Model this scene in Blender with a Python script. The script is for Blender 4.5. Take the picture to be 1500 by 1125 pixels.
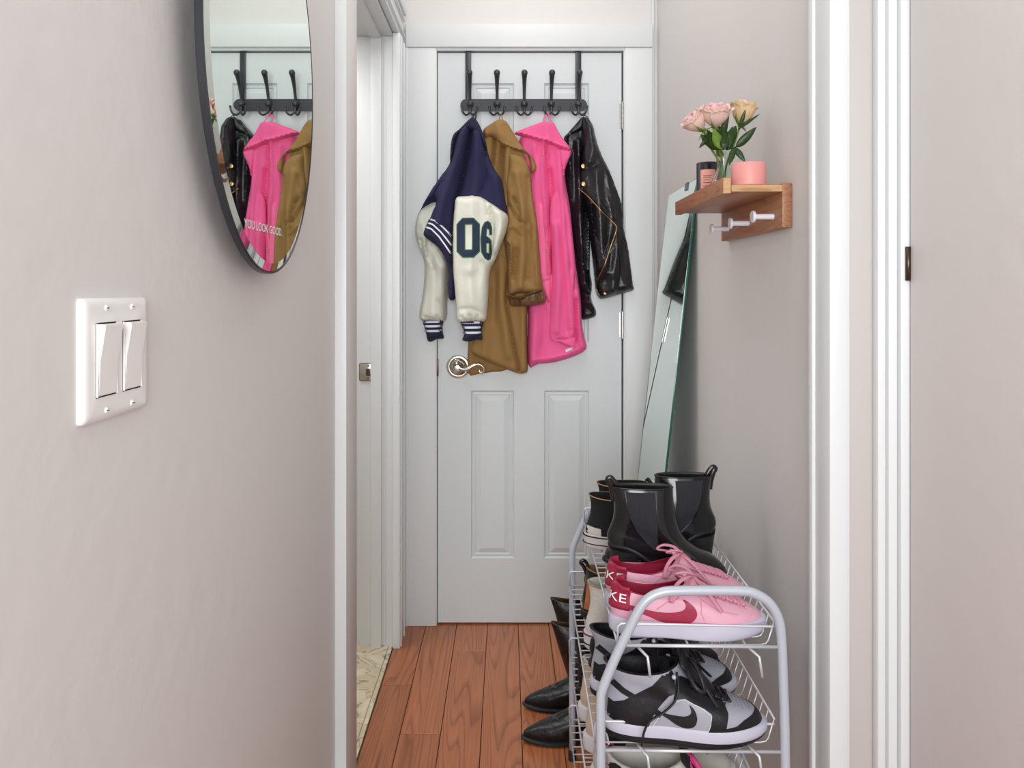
import bpy, bmesh, math, random
import numpy as np
from mathutils import Vector, Matrix
from mathutils.bvhtree import BVHTree
from mathutils.geometry import delaunay_2d_cdt
random.seed(7)
PI = math.pi
for o in list(bpy.data.objects): bpy.data.objects.remove(o)
SC = bpy.context.scene
C = SC.collection
# ------------------------------------------------------------------ camera, world, lights, exposure
FPX, VX, VY, CZ = 1069.0, 742.0, 425.0, 1.19
cam = bpy.data.cameras.new('camera'); cob = bpy.data.objects.new('camera', cam); C.objects.link(cob)
cob.location = (0, 0, CZ); cob.rotation_euler = (PI/2, 0, 0)
cam.sensor_width = 36; cam.lens = FPX*36/1500; cam.clip_start = .05
cam.shift_x = 8/1500; cam.shift_y = -137.5/1500
SC.camera = cob
SC.view_settings.view_transform = 'Standard'; SC.view_settings.look = 'None'
SC.view_settings.gamma = 1; SC.view_settings.use_curve_mapping = False
SC.view_settings.exposure = 0.20
W = bpy.data.worlds.new('world'); SC.world = W; W.use_nodes = True
W.node_tree.nodes['Background'].inputs[0].default_value = (.97, .985, 1.0, 1)
W.node_tree.nodes['Background'].inputs[1].default_value = 0.68
def area(name, loc, rot, sx, sy, power, col=(1, 1, 1)):
    l = bpy.data.lights.new(name, 'AREA'); l.shape = 'RECTANGLE'; l.size = sx; l.size_y = sy
    l.energy = power; l.color = col
    o = bpy.data.objects.new(name, l); C.objects.link(o); o.location = loc; o.rotation_euler = rot
    return o
area('window_daylight', (-.05, -1.3, 1.45), (math.radians(87), 0, math.radians(-3)), 1.15, 1.35, 47, (.955, .98, 1))
area('ceiling_fill', (.05, 1.75, 2.56), (0, 0, 0), .5, 1.3, 5, (1, .99, .97))  # unseen overhead fill, added for soft brightness in the hall
area('side_room_lamp', (-1.0, 2.05, 2.3), (0, math.radians(28), 0), .7, .7, 15, (1, 1, 1))

# ------------------------------------------------------------------ materials
MATS = {}
def srgb(r, g, b):
    f = lambda c: (c/255/12.92) if c/255 <= .04045 else ((c/255+.055)/1.055)**2.4
    return (f(r), f(g), f(b), 1)
def mat(name, rgb, rough=.6, metal=0, bump=0, bscale=50, bstretch=(1, 1, 1), spec=.5, mottle=0, mscale=6, coat=0, weave=0):
    m = bpy.data.materials.new(name); m.use_nodes = True; MATS[name] = m
    nt = m.node_tree; b = nt.nodes['Principled BSDF']
    col = srgb(*rgb)
    b.inputs['Base Color'].default_value = col; b.inputs['Roughness'].default_value = rough
    b.inputs['Metallic'].default_value = metal; b.inputs['Specular IOR Level'].default_value = spec
    b.inputs['Coat Weight'].default_value = coat
    tc = nt.nodes.new('ShaderNodeTexCoord')
    if bump:
        mp = nt.nodes.new('ShaderNodeMapping'); mp.inputs['Scale'].default_value = bstretch
        nt.links.new(tc.outputs['Object'], mp.inputs[0])
        n = nt.nodes.new('ShaderNodeTexNoise'); n.inputs['Scale'].default_value = bscale; n.inputs['Detail'].default_value = 4
        nt.links.new(mp.outputs[0], n.inputs['Vector'])
        bp = nt.nodes.new('ShaderNodeBump'); bp.inputs['Strength'].default_value = bump; bp.inputs['Distance'].default_value = .01
        nt.links.new(n.outputs[0], bp.inputs['Height']); nt.links.new(bp.outputs[0], b.inputs['Normal'])
    if mottle:
        n = nt.nodes.new('ShaderNodeTexNoise'); n.inputs['Scale'].default_value = mscale; n.inputs['Detail'].default_value = 6
        nt.links.new(tc.outputs['Object'], n.inputs['Vector'])
        mx = nt.nodes.new('ShaderNodeMix'); mx.data_type = 'RGBA'
        mx.inputs['A'].default_value = tuple(c*(1-mottle) for c in col[:3])+(1,)
        mx.inputs['B'].default_value = tuple(min(1, c*(1+mottle)) for c in col[:3])+(1,)
        nt.links.new(n.outputs[0], mx.inputs['Factor']); nt.links.new(mx.outputs['Result'], b.inputs['Base Color'])
    return m
mat('wall_paint', (219, 216, 214), .55, bump=.10, bscale=26, mottle=.025, mscale=3)
mat('white_trim', (221, 224, 225), .38, bump=.05, bscale=12, bstretch=(1, 1, .2))
mat('door_paint', (213, 218, 220), .36, bump=.05, bscale=30)
mat('jamb_paint', (192, 186, 182), .5, bump=.08, bscale=20)
mat('leaf_paint', (228, 222, 219), .5, bump=.12, bscale=22, mottle=.02)
mat('ceiling_paint', (240, 240, 238), .7)
mat('dark_gap', (25, 23, 22), .9)
mat('nickel', (196, 188, 176), .24, 1)
mat('hinge_steel', (186, 184, 180), .35, 1)
mat('bronze_dark', (96, 80, 70), .35, 1)
mat('hook_black', (62, 63, 68), .28, .3)
mat('switch_white', (238, 236, 234), .28)
mat('mirror', (226, 236, 230), .012, 1)
mat('frame_black', (38, 40, 46), .32)
mat('glass_edge', (4, 92, 74), .12, coat=.5)
mat('decal_white', (245, 245, 245), .4)
mat('navy_wool', (38, 36, 74), .9, bump=.12, bscale=220, mottle=.10, mscale=30)
mat('navy_rib', (32, 34, 62), .9, bump=.35, bscale=60, bstretch=(8, 1, .3))
mat('cream_leather', (226, 226, 212), .42, bump=.22, bscale=38, mottle=.03)
mat('stripe_white', (226, 226, 240), .8)
mat('patch_navy', (44, 52, 78), .9, bump=.3, bscale=300)
mat('patch_green', (54, 112, 76), .8)
mat('tan_cotton', (152, 117, 68), .85, bump=.10, bscale=45, mottle=.04, mscale=20)
mat('brown_satin', (112, 82, 54), .3, bump=.25, bscale=45)
mat('pink_cotton', (242, 98, 156), .85, bump=.08, bscale=45, mottle=.03, mscale=20)
mat('pink_lining', (250, 110, 160), .6, bump=.1)
mat('black_leather', (24, 24, 28), .32, bump=.4, bscale=60, coat=.1)
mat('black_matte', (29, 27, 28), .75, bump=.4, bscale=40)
mat('gold', (205, 160, 110), .3, 1)
mat('boot_leather', (17, 17, 20), .18, bump=.05, bscale=26, coat=.2)
mat('boot_elastic', (34, 34, 40), .8, bump=.4, bscale=50, bstretch=(14, 14, .4))
mat('boot_sole', (24, 24, 26), .5)
mat('western_leather', (20, 19, 21), .36, bump=.45, bscale=34, spec=.45)
mat('tan_lining', (150, 118, 84), .8)
mat('shoe_pink', (220, 164, 184), .5, bump=.08, bscale=60)
mat('shoe_maroon', (154, 28, 62), .55, bump=.08)
mat('lace_pink', (208, 138, 158), .85, bump=.3, bscale=200)
mat('rubber_lilac', (192, 190, 206), .5, mottle=.05, mscale=20)
mat('shoe_grey', (158, 159, 170), .5, bump=.1, bscale=80)
mat('shoe_black', (24, 24, 28), .42, bump=.14, bscale=60, spec=.35)
mat('perforation', (90, 88, 96), .9)
mat('lace_black', (20, 20, 24), .45)
mat('rubber_white', (208, 206, 210), .55, mottle=.08, mscale=30)
mat('rubber_worn', (196, 188, 184), .7, mottle=.12, mscale=35)
mat('canvas_black', (20, 20, 21), .95, bump=.4, bscale=260)
mat('canvas_cream', (206, 202, 194), .9, bump=.25, bscale=160, mottle=.05)
mat('rubber_red', (122, 40, 48), .6)
mat('rack_paint', (188, 194, 204), .32, .15)
mat('wire_paint', (205, 206, 212), .32, .3)
mat('sneaker_cream', (188, 184, 176), .6, bump=.2, bscale=70, mottle=.06)
mat('sneaker_beige', (196, 176, 152), .7, bump=.2, mottle=.06)
mat('lace_magenta', (206, 62, 122), .8, bump=.3, bscale=200)
mat('embroidery_yellow', (190, 150, 40), .8, bump=.5, bscale=200)
mat('embroidery_cream', (196, 170, 140), .8, bump=.5, bscale=200)
mat('candle_pink', (228, 152, 146), .45)
mat('candle_black', (26, 28, 36), .14, coat=.6)
mat('label_pink', (226, 158, 146), .7)
mat('label_ink', (80, 50, 50), .8)
mat('rose_petal', (232, 200, 186), .6, mottle=.10, mscale=60)
mat('rose_petal_pink', (236, 186, 190), .6, mottle=.10, mscale=60)
mat('rose_petal_old', (216, 188, 146), .6, mottle=.16, mscale=50)
mat('leaf_green', (40, 68, 22), .42, mottle=.35, mscale=35)
mat('dark_lining', (84, 62, 44), .8)
mat('stem_green', (104, 136, 48), .5, mottle=.2, mscale=40)
mat('peg_white', (226, 224, 232), .35)
MATS['wall_paint'].node_tree.nodes['Principled BSDF'].inputs['Specular IOR Level'].default_value = .35
def glass(name, col):
    m = bpy.data.materials.new(name); m.use_nodes = True; MATS[name] = m
    b = m.node_tree.nodes['Principled BSDF']; b.inputs['Base Color'].default_value = col
    b.inputs['Roughness'].default_value = 0; b.inputs['Transmission Weight'].default_value = 1; b.inputs['IOR'].default_value = 1.48
glass('vase_glass', (.84, .92, .87, 1))
def wood(name, dark, light, axis, scale=1.0, contour=26, rough=.35, sx=9, plank=False, lines=.55):
    m = bpy.data.materials.new(name); m.use_nodes = True; MATS[name] = m
    nt = m.node_tree; N = nt.nodes; L = nt.links; b = N['Principled BSDF']; b.inputs['Roughness'].default_value = rough
    tc = N.new('ShaderNodeTexCoord'); vec = tc.outputs['Object']
    if plank:
        at = N.new('ShaderNodeAttribute'); at.attribute_name = 'plank'
        ad = N.new('ShaderNodeVectorMath'); ad.operation = 'MULTIPLY_ADD'
        L.new(at.outputs['Color'], ad.inputs[0]); ad.inputs[1].default_value = (37, 23, 11); L.new(vec, ad.inputs[2]); vec = ad.outputs[0]
    mp = N.new('ShaderNodeMapping'); s = [sx*scale]*3; s[axis] = (.62 if plank else .9)*scale; mp.inputs['Scale'].default_value = s; L.new(vec, mp.inputs[0])
    n1 = N.new('ShaderNodeTexNoise'); n1.inputs['Scale'].default_value = 1; n1.inputs['Detail'].default_value = 1.2; n1.inputs['Roughness'].default_value = .35
    L.new(mp.outputs[0], n1.inputs['Vector'])
    mu = N.new('ShaderNodeMath'); mu.operation = 'MULTIPLY'; mu.inputs[1].default_value = contour; L.new(n1.outputs[0], mu.inputs[0])
    fr = N.new('ShaderNodeMath'); fr.operation = 'FRACT'; L.new(mu.outputs[0], fr.inputs[0])
    r1 = N.new('ShaderNodeValToRGB'); r1.color_ramp.elements[0].position = 0; r1.color_ramp.elements[0].color = (0, 0, 0, 1)
    r1.color_ramp.elements[1].position = .34; r1.color_ramp.elements[1].color = (1, 1, 1, 1)
    e = r1.color_ramp.elements.new(.92); e.color = (.8, .8, .8, 1); e = r1.color_ramp.elements.new(1); e.color = (0, 0, 0, 1)
    L.new(fr.outputs[0], r1.inputs[0])
    mp2 = N.new('ShaderNodeMapping'); s = [120*scale]*3; s[axis] = 5*scale; mp2.inputs['Scale'].default_value = s; L.new(vec, mp2.inputs[0])
    n2 = N.new('ShaderNodeTexNoise'); n2.inputs['Scale'].default_value = 1; n2.inputs['Detail'].default_value = 3; L.new(mp2.outputs[0], n2.inputs['Vector'])
    mx = N.new('ShaderNodeMix'); mx.data_type = 'RGBA'; mx.inputs['A'].default_value = srgb(*dark); mx.inputs['B'].default_value = srgb(*light)
    a = N.new('ShaderNodeMath'); a.operation = 'MULTIPLY_ADD'; a.inputs[1].default_value = lines; L.new(r1.outputs[0], a.inputs[0])
    c = N.new('ShaderNodeMath'); c.operation = 'MULTIPLY'; c.inputs[1].default_value = 1-lines*.8; L.new(n2.outputs[0], c.inputs[0]); L.new(c.outputs[0], a.inputs[2])
    L.new(a.outputs[0], mx.inputs['Factor'])
    out = mx.outputs['Result']
    if plank:
        hs = N.new('ShaderNodeHueSaturation'); L.new(out, hs.inputs['Color'])
        mr = N.new('ShaderNodeMapRange'); sp = N.new('ShaderNodeSeparateColor'); L.new(at.outputs['Color'], sp.inputs[0])
        L.new(sp.outputs[0], mr.inputs[0]); mr.inputs[3].default_value = .78; mr.inputs[4].default_value = 1.12
        L.new(mr.outputs[0], hs.inputs['Value']); out = hs.outputs[0]
    L.new(out, b.inputs['Base Color'])
    bp = N.new('ShaderNodeBump'); bp.inputs['Strength'].default_value = .08; bp.inputs['Distance'].default_value = .004
    L.new(a.outputs[0], bp.inputs['Height']); L.new(bp.outputs[0], b.inputs['Normal'])
wood('oak_floor', (112, 60, 36), (192, 118, 76), 1, 1.0, 26, .24, 10, True, .42)
wood('shelf_wood', (120, 74, 48), (186, 132, 94), 1, 2.2, 12, .4, 8, False, .35)
wood('shelf_endgrain', (140, 98, 60), (214, 172, 122), 0, 3, 10, .45, 8, False, .4)
def marble():
    m = bpy.data.materials.new('marble'); m.use_nodes = True; MATS['marble'] = m
    nt = m.node_tree; N = nt.nodes; L = nt.links; b = N['Principled BSDF']; b.inputs['Roughness'].default_value = .25
    tc = N.new('ShaderNodeTexCoord'); n = N.new('ShaderNodeTexNoise'); n.inputs['Scale'].default_value = 9; n.inputs['Detail'].default_value = 9; n.inputs['Distortion'].default_value = 1.6
    L.new(tc.outputs['Object'], n.inputs['Vector'])
    r = N.new('ShaderNodeValToRGB'); el = r.color_ramp.elements
    el[0].position = .36; el[0].color = srgb(222, 210, 188); el[1].position = .7; el[1].color = srgb(196, 180, 150)
    e = el.new(.49); e.color = srgb(206, 192, 164); e = el.new(.505); e.color = srgb(134, 118, 92); e = el.new(.52); e.color = srgb(204, 190, 160)
    L.new(n.outputs[0], r.inputs[0]); L.new(r.outputs[0], b.inputs['Base Color'])
marble()

# ------------------------------------------------------------------ helpers
def link(name, me, m, parent=None, smooth=True):
    if m:
        for k in (m if isinstance(m, (list, tuple)) else [m]): me.materials.append(MATS[k])
    if smooth:
        for p in me.polygons: p.use_smooth = True
    o = bpy.data.objects.new(name, me); C.objects.link(o)
    if parent is not None: o.parent = parent
    return o
def from_bm(name, bm, m, parent=None, smooth=False, angle=None):
    bmesh.ops.recalc_face_normals(bm, faces=bm.faces)
    me = bpy.data.meshes.new(name); bm.to_mesh(me); bm.free()
    o = link(name, me, m, parent, smooth or angle is not None)
    if angle is not None:
        try: me.set_sharp_from_angle(angle=math.radians(angle))
        except Exception: pass
    return o
def from_data(name, vs, fs, m, parent=None, smooth=True, angle=None):
    me = bpy.data.meshes.new(name); me.from_pydata([tuple(v) for v in vs], [], fs); me.update()
    bm = bmesh.new(); bm.from_mesh(me); bpy.data.meshes.remove(me)
    return from_bm(name, bm, m, parent, smooth, angle)
def bx(bm, x0, x1, y0, y1, z0, z1, bev=0):
    r = bmesh.ops.create_cube(bm, size=1)
    vs = r['verts']
    for v in vs: v.co = Vector(((x0+x1)/2+v.co.x*(x1-x0), (y0+y1)/2+v.co.y*(y1-y0), (z0+z1)/2+v.co.z*(z1-z0)))
    if bev:
        es = list({e for v in vs for e in v.link_edges})
        bmesh.ops.bevel(bm, geom=es, offset=bev, segments=2, affect='EDGES', profile=.5)
def box(name, x0, x1, y0, y1, z0, z1, m, parent=None, bev=0):
    bm = bmesh.new(); bx(bm, x0, x1, y0, y1, z0, z1, bev)
    return from_bm(name, bm, m, parent, False, 35 if bev else None)
def empty(name, loc=(0, 0, 0), rz=0):
    o = bpy.data.objects.new(name, None); C.objects.link(o); o.location = loc; o.rotation_euler = (0, 0, rz)
    o.empty_display_size = .05
    return o
def tag(o, label, cat, group=None):
    o['label'] = label; o['category'] = cat
    if group: o['group'] = group
    return o
def struct(o, label=None):
    o['kind'] = 'structure'
    if label: o['label'] = label
    return o
def tube_bm(bm, pts, r, n=8, closed=False, flat=1.0, caps=True):
    pts = [Vector(p) for p in pts]; k = len(pts)
    rs = r if isinstance(r, (list, tuple)) else [r]*k
    rings = []; up = None
    for i, p in enumerate(pts):
        a = pts[(i-1) % k] if (closed or i > 0) else p
        b = pts[(i+1) % k] if (closed or i < k-1) else p
        t = (b-a)
        if t.length < 1e-9: t = Vector((0, 0, 1))
        t.normalize()
        if up is None:
            up = Vector((0, 0, 1)) if abs(t.z) < .9 else Vector((1, 0, 0))
        up = (up - t*up.dot(t))
        if up.length < 1e-6: up = t.orthogonal()
        up.normalize(); s = t.cross(up)
        rings.append([bm.verts.new(p + (s*math.cos(2*PI*j/n) + up*math.sin(2*PI*j/n)*flat)*rs[i]) for j in range(n)])
    m = k if closed else k-1
    for i in range(m):
        A = rings[i]; B = rings[(i+1) % k]
        for j in range(n): bm.faces.new((A[j], A[(j+1) % n], B[(j+1) % n], B[j]))
    if not closed and caps:
        bm.faces.new(rings[0][::-1]); bm.faces.new(rings[-1])
def crv(pts, n=8, closed=False):
    pts = [Vector(p) if len(p) == 3 else Vector((p[0], p[1], 0)) for p in pts]
    out = []; k = len(pts)
    for i in range(k if closed else k-1):
        if closed: a, b, c, d = pts[(i-1) % k], pts[i], pts[(i+1) % k], pts[(i+2) % k]
        else: a, b, c, d = pts[max(i-1, 0)], pts[i], pts[i+1], pts[min(i+2, k-1)]
        for j in range(n):
            t = j/n
            out.append(.5*((2*b)+(-a+c)*t+(2*a-5*b+4*c-d)*t*t+(-a+3*b-3*c+d)*t**3))
    if not closed: out.append(pts[-1].copy())
    return out
def tube(name, pts, r, m, parent=None, n=8, smooth_n=0, flat=1.0, closed=False):
    if smooth_n: pts = crv(pts, smooth_n, closed)
    bm = bmesh.new(); tube_bm(bm, pts, r, n, closed, flat)
    return from_bm(name, bm, m, parent, True)
def lathe_bm(bm, prof, cx=0, cy=0, n=40, closed_prof=False):
    rings = []
    for (r, z) in prof:
        if r < 1e-6: rings.append([bm.verts.new((cx, cy, z))])
        else: rings.append([bm.verts.new((cx+r*math.cos(2*PI*j/n), cy+r*math.sin(2*PI*j/n), z)) for j in range(n)])
    for A, B in zip(rings, rings[1:]):
        for j in range(n):
            q = (j+1) % n
            if len(A) == 1 and len(B) == 1: continue
            if len(A) == 1: bm.faces.new((A[0], B[j], B[q]))
            elif len(B) == 1: bm.faces.new((A[j], A[q], B[0]))
            else: bm.faces.new((A[j], A[q], B[q], B[j]))
def lathe(name, prof, m, parent=None, n=40, cx=0, cy=0, angle=40):
    bm = bmesh.new(); lathe_bm(bm, prof, cx, cy, n)
    return from_bm(name, bm, m, parent, False, angle)
def loft(bm, rings, cap0=True, cap1=True):
    R = [[bm.verts.new(p) for p in r] for r in rings]; n = len(R[0])
    for A, B in zip(R, R[1:]):
        for j in range(n): bm.faces.new((A[j], A[(j+1) % n], B[(j+1) % n], B[j]))
    for c, r in ((cap0, R[0]), (cap1, R[-1])):
        if c:
            ctr = bm.verts.new(sum((v.co for v in r), Vector())/n)
            for j in range(n): bm.faces.new((r[j], r[(j+1) % n], ctr))
    return R
def bvh_of(o):
    me = o.data
    return BVHTree.FromPolygons([v.co.copy() for v in me.vertices], [tuple(p.vertices) for p in me.polygons])
def P(px, py, d): return Vector(((px-VX)*d/FPX, d, CZ-(py-VY)*d/FPX))

def seg_dist(pts, a, b):
    ab = b-a; L = max(1e-12, (ab**2).sum()); t = np.clip(((pts-a)@ab)/L, 0, 1)
    return np.hypot(*(pts-(a+t[:, None]*ab)).T), t
def inside(pts, poly):
    x, y = pts[:, 0], pts[:, 1]; r = np.zeros(len(pts), bool); n = len(poly)
    for i in range(n):
        x0, y0 = poly[i]; x1, y1 = poly[(i+1) % n]
        c = ((y0 > y) != (y1 > y))
        if y1 == y0: continue
        r ^= c & (x < (x1-x0)*(y-y0)/(y1-y0)+x0)
    return r
def fill2d(poly, step, holes=()):
    """triangulated planar fill: returns pts (n,2), tris, boundary loops"""
    def dens(p):
        out = []
        for i in range(len(p)):
            a = np.array(p[i], float); b = np.array(p[(i+1) % len(p)], float); k = max(1, int(round(np.hypot(*(b-a))/step)))
            for j in range(k): out.append(a+(b-a)*j/k)
        return out
    loops = [dens(poly)]+[dens(h) for h in holes]
    V = []; E = []; nb = 0
    for lp in loops:
        s = len(V); V += lp; E += [(s+i, s+(i+1) % len(lp)) for i in range(len(lp))]
    B = np.array(V); nb = len(V)
    lo = B.min(0); hi = B.max(0); g = []
    j = 0; y = lo[1]+step*.5
    while y < hi[1]:
        x = lo[0]+step*(.5 if j % 2 else 1.0)
        while x < hi[0]: g.append((x, y)); x += step
        y += step*.87; j += 1
    if g:
        g = np.array(g); ok = inside(g, loops[0])
        for h in loops[1:]: ok &= ~inside(g, h)
        g = g[ok]
        if len(g):
            dmin = np.full(len(g), 1e9)
            for lp in loops:
                for i in range(len(lp)):
                    dd, _ = seg_dist(g, lp[i], lp[(i+1) % len(lp)]); dmin = np.minimum(dmin, dd)
            g = g[dmin > step*.45]
        V += [p for p in g]
    r = delaunay_2d_cdt([Vector((float(p[0]), float(p[1]))) for p in V], E, [], 0, 1e-7)
    vo = np.array([(v.x, v.y) for v in r[0]]); tris = [t for t in r[2]]
    cen = np.array([vo[list(t)].mean(0) for t in tris]); ok = inside(cen, loops[0])
    for h in loops[1:]: ok &= ~inside(cen, h)
    tris = [tuple(t) for t, k in zip(tris, ok) if k]
    bnd = np.full(len(vo), 1e9)
    for lp in loops:
        for i in range(len(lp)):
            dd, _ = seg_dist(vo, lp[i], lp[(i+1) % len(lp)]); bnd = np.minimum(bnd, dd)
    return vo, tris, bnd
def solid(name, F, Bk, tris, m, parent, smooth=True):
    """closed shell from front points F and back points Bk with the same triangles"""
    n = len(F); used = {}
    cnt = {}
    for t in tris:
        for i in range(3):
            e = (t[i], t[(i+1) % 3]); cnt[e] = cnt.get(e, 0)+1
    fs = [tuple(t) for t in tris]+[tuple(i+n for i in reversed(t)) for t in tris]
    for (a, b) in list(cnt):
        if (b, a) not in cnt: fs.append((b, a, a+n, b+n))
    me = bpy.data.meshes.new(name); me.from_pydata([tuple(v) for v in F]+[tuple(v) for v in Bk], [], fs); me.update()
    bm = bmesh.new(); bm.from_mesh(me); bpy.data.meshes.remove(me)
    loose = [v for v in bm.verts if not v.link_faces]; bmesh.ops.delete(bm, geom=loose, context='VERTS')
    return from_bm(name, bm, m, parent, False, 50 if smooth else None)
LEAN = [0.0]
def relief(name, poly, dback, T, R, folds, m, parent=None, step=3.2, smooth=3, lean=0.0, noise=.0012, holes=()):
    """cloth piece: outline in door-plane units (one unit = 1/411 m), rounded to thickness T, folds = [(pts, amp, width)]"""
    if R > 9: R *= .62
    if smooth: poly = [(p.x, p.y) for p in crv(poly, smooth, True)]
    vo, tris, bd = fill2d(poly, step, holes)
    prof = np.sqrt(np.clip(1-(1-np.clip(bd/R, 0, 1))**2, 0, 1))
    dep = .003+T*prof
    for (fp, A, w) in folds:
        fp = [(p.x, p.y) for p in crv(fp, 5)] if len(fp) > 2 else fp
        best = np.full(len(vo), 1e9)
        for i in range(len(fp)-1):
            dd, _ = seg_dist(vo, np.array(fp[i], float), np.array(fp[i+1], float)); best = np.minimum(best, dd)
        dep += 1.9*A*np.exp(-(best/(w*.85))**2)*np.clip(bd/3, .25, 1)
    rs = np.random.RandomState(len(poly))
    for q in range(5):
        a = rs.uniform(-1, 1, 2)*(.10, .035); ph = rs.uniform(0, 6)
        dep += noise*np.sin(vo@a*2*1.6+ph)*np.clip(bd/6, 0, 1)
    y0 = vo[:, 1].min(); dm = dback-T*.5
    F = []; Bk = []
    for (x, y), dp in zip(vo, dep):
        off = LEAN[0]*(y-172)/411
        p = P(x, y, dm); F.append((p.x, dback-off-max(dp, .002), p.z)); Bk.append((p.x, dback-off, p.z))
    o = solid(name, F, Bk, tris, m, parent)
    o['_dm'] = dm
    return o
def overlay(name, poly, hosts, dm, off, m, parent, step=3.0, smooth=0, holes=()):
    """flat trim lying on the cloth below it"""
    if smooth: poly = [(p.x, p.y) for p in crv(poly, smooth, True)]
    vo, tris, bd = fill2d(poly, step, holes)
    bv = [bvh_of(h) for h in hosts]; F = []; Bk = []; ys = []
    for (x, y) in vo:
        p = P(x, y, dm); best = None
        for b in bv:
            h = b.ray_cast(Vector((p.x, 1.8, p.z)), Vector((0, 1, 0)))
            if h[0] is not None and (best is None or h[0].y < best): best = h[0].y
        ys.append(best)
    ok = [q for q in ys if q is not None]; fb = sum(ok)/len(ok) if ok else dm
    for (x, y), q in zip(vo, ys):
        p = P(x, y, dm); q = fb if q is None else q
        F.append((p.x, q-off, p.z)); Bk.append((p.x, q+.001, p.z))
    return solid(name, F, Bk, tris, m, parent)
def strip(pts, w):
    """polygon of width w around a polyline"""
    pts = [Vector((p[0], p[1])) for p in pts]; A = []; B = []
    for i, p in enumerate(pts):
        t = (pts[min(i+1, len(pts)-1)]-pts[max(i-1, 0)]).normalized(); n = Vector((-t.y, t.x))*(w/2)
        A.append(tuple(p+n)); B.append(tuple(p-n))
    return A+B[::-1]
def text_mesh(s, size):
    cu = bpy.data.curves.new('t', 'FONT'); cu.body = s; cu.size = size; cu.resolution_u = 3; cu.align_x = 'CENTER'
    o = bpy.data.objects.new('t', cu); C.objects.link(o)
    bpy.context.view_layer.update()
    dg = bpy.context.evaluated_depsgraph_get(); me = bpy.data.meshes.new_from_object(o.evaluated_get(dg))
    bpy.data.objects.remove(o); bm = bmesh.new(); bm.from_mesh(me); bpy.data.meshes.remove(me)
    bmesh.ops.triangulate(bm, faces=bm.faces)
    return bm

# ------------------------------------------------------------------ the room
XL, XR, DB = -.3786, .538, 2.60
# floor planks
def make_floor():
    bm = bmesh.new(); cl = bm.loops.layers.float_color.new('plank'); g = .0009
    rnd = random.Random(3)
    edges = [-.378]+[.041+.109*i for i in range(-3, 6)]
    joints = {0: [.9, 2.2], 1: [1.957], 2: [1.1, 2.41], 3: [.4, 1.55], 4: [.2, 1.35], 5: [1.0, 2.1], 6: [.6, 1.8], 7: [1.2, 2.3], 8: [.7, 1.9]}
    for i in range(len(edges)-1):
        ys = [-2.5, -.9]+joints.get(i, [1.5])+[2.78]
        for a, b in zip(ys, ys[1:]):
            c = (rnd.random(), rnd.random(), rnd.random(), 1)
            k = len(bm.faces)
            bx(bm, edges[i]+g, edges[i+1]-g, a+g, b-g, -.02, 0, .0007)
            bm.faces.ensure_lookup_table()
            for f in bm.faces[k:]:
                for l in f.loops: l[cl] = c
    return from_bm('floor', bm, 'oak_floor')
struct(make_floor(), 'orange-brown wooden plank floor of the narrow hallway')
struct(box('subfloor', -2.2, 1.2, -2.6, 3.2, -.06, -.021, 'dark_gap'))
bm = bmesh.new(); bx(bm, -.53, -.392, 1.715, 2.45, -.02, .010, .003); bx(bm, -.392, -.379, 1.715, 2.45, -.02, .006, .002)
struct(from_bm('trim_1', bm, ['marble'], None, False, 35), 'cream marble threshold of the left doorway')
box('trim_2', -.3788, -.3762, 1.72, 2.43, -.01, .0035, 'bronze_dark')['kind'] = 'structure'
struct(box('ceiling', -2.2, 1.4, -.4, 3.3, 2.60, 2.66, 'ceiling_paint'))
# left wall with doorway 1.72..2.42, head 2.034
bm = bmesh.new(); bx(bm, -.497, XL, -.35, 1.70, -.02, 2.6); bx(bm, -.497, XL, 1.70, 2.44, 2.05, 2.6); bx(bm, -.497, XL, 2.44, 2.75, -.02, 2.6)
struct(from_bm('wall_left', bm, 'wall_paint'), 'pale greige left wall with an open doorway')
# casing and jambs of the left doorway
bm = bmesh.new()
bx(bm, XL, -.353, 1.608, 1.614, .131, 2.16, .001)
bx(bm, XL, -.353, 2.418, 2.53, 0, 2.045, .004)
bx(bm, XL, -.357, 1.612, 2.53, 2.045, 2.16, .004)
bx(bm, XL, -.348, 1.606, 2.536, 2.14, 2.165, .004)
for dd in (2.437, 2.51): bx(bm, -.354, -.3495, dd-.004, dd+.004, .0, 2.04, .002)
bx(bm, -.354, -.350, 1.62, 2.52, 2.062, 2.070, .0015); bx(bm, -.354, -.350, 1.62, 2.52, 2.115, 2.123, .0015)
cs = box('casing_board', XL, -.3532, 1.614, 1.722, 0, 2.045, 'wall_paint', bev=.002); cs.name = 'trim_10'; struct(cs)
struct(from_bm('trim_3', bm, 'white_trim', None, False, 35), 'white casing around the left doorway')
bm = bmesh.new()
bx(bm, -.498, -.3788, 1.702, 1.72, 0, 2.034, .002)
bx(bm, -.498, -.3788, 2.425, 2.44, 0, 2.034, .002)
bx(bm, -.45, -.415, 2.413, 2.426, 0, 2.03, .003); bx(bm, -.407, -.401, 2.421, 2.427, 0, 2.03, .002)
bx(bm, -.498, -.3788, 1.70, 2.44, 2.034, 2.05, .002); bx(bm, -.45, -.415, 1.72, 2.43, 2.022, 2.036, .003)
jamb = struct(from_bm('door_frame', bm, 'white_trim', None, False, 35)); jamb.name = 'trim_4'
bm = bmesh.new(); bx(bm, -.489, -.447, 2.418, 2.4245, .889, .948, .005); bx(bm, -.466, -.4505, 2.4165, 2.419, .905, .93, .002)
sp = from_bm('strike_plate', bm, 'nickel', jamb, False, 35)
box('latch_hole', -.465, -.452, 2.4155, 2.4168, .906, .929, 'bronze_dark', sp)
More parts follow.
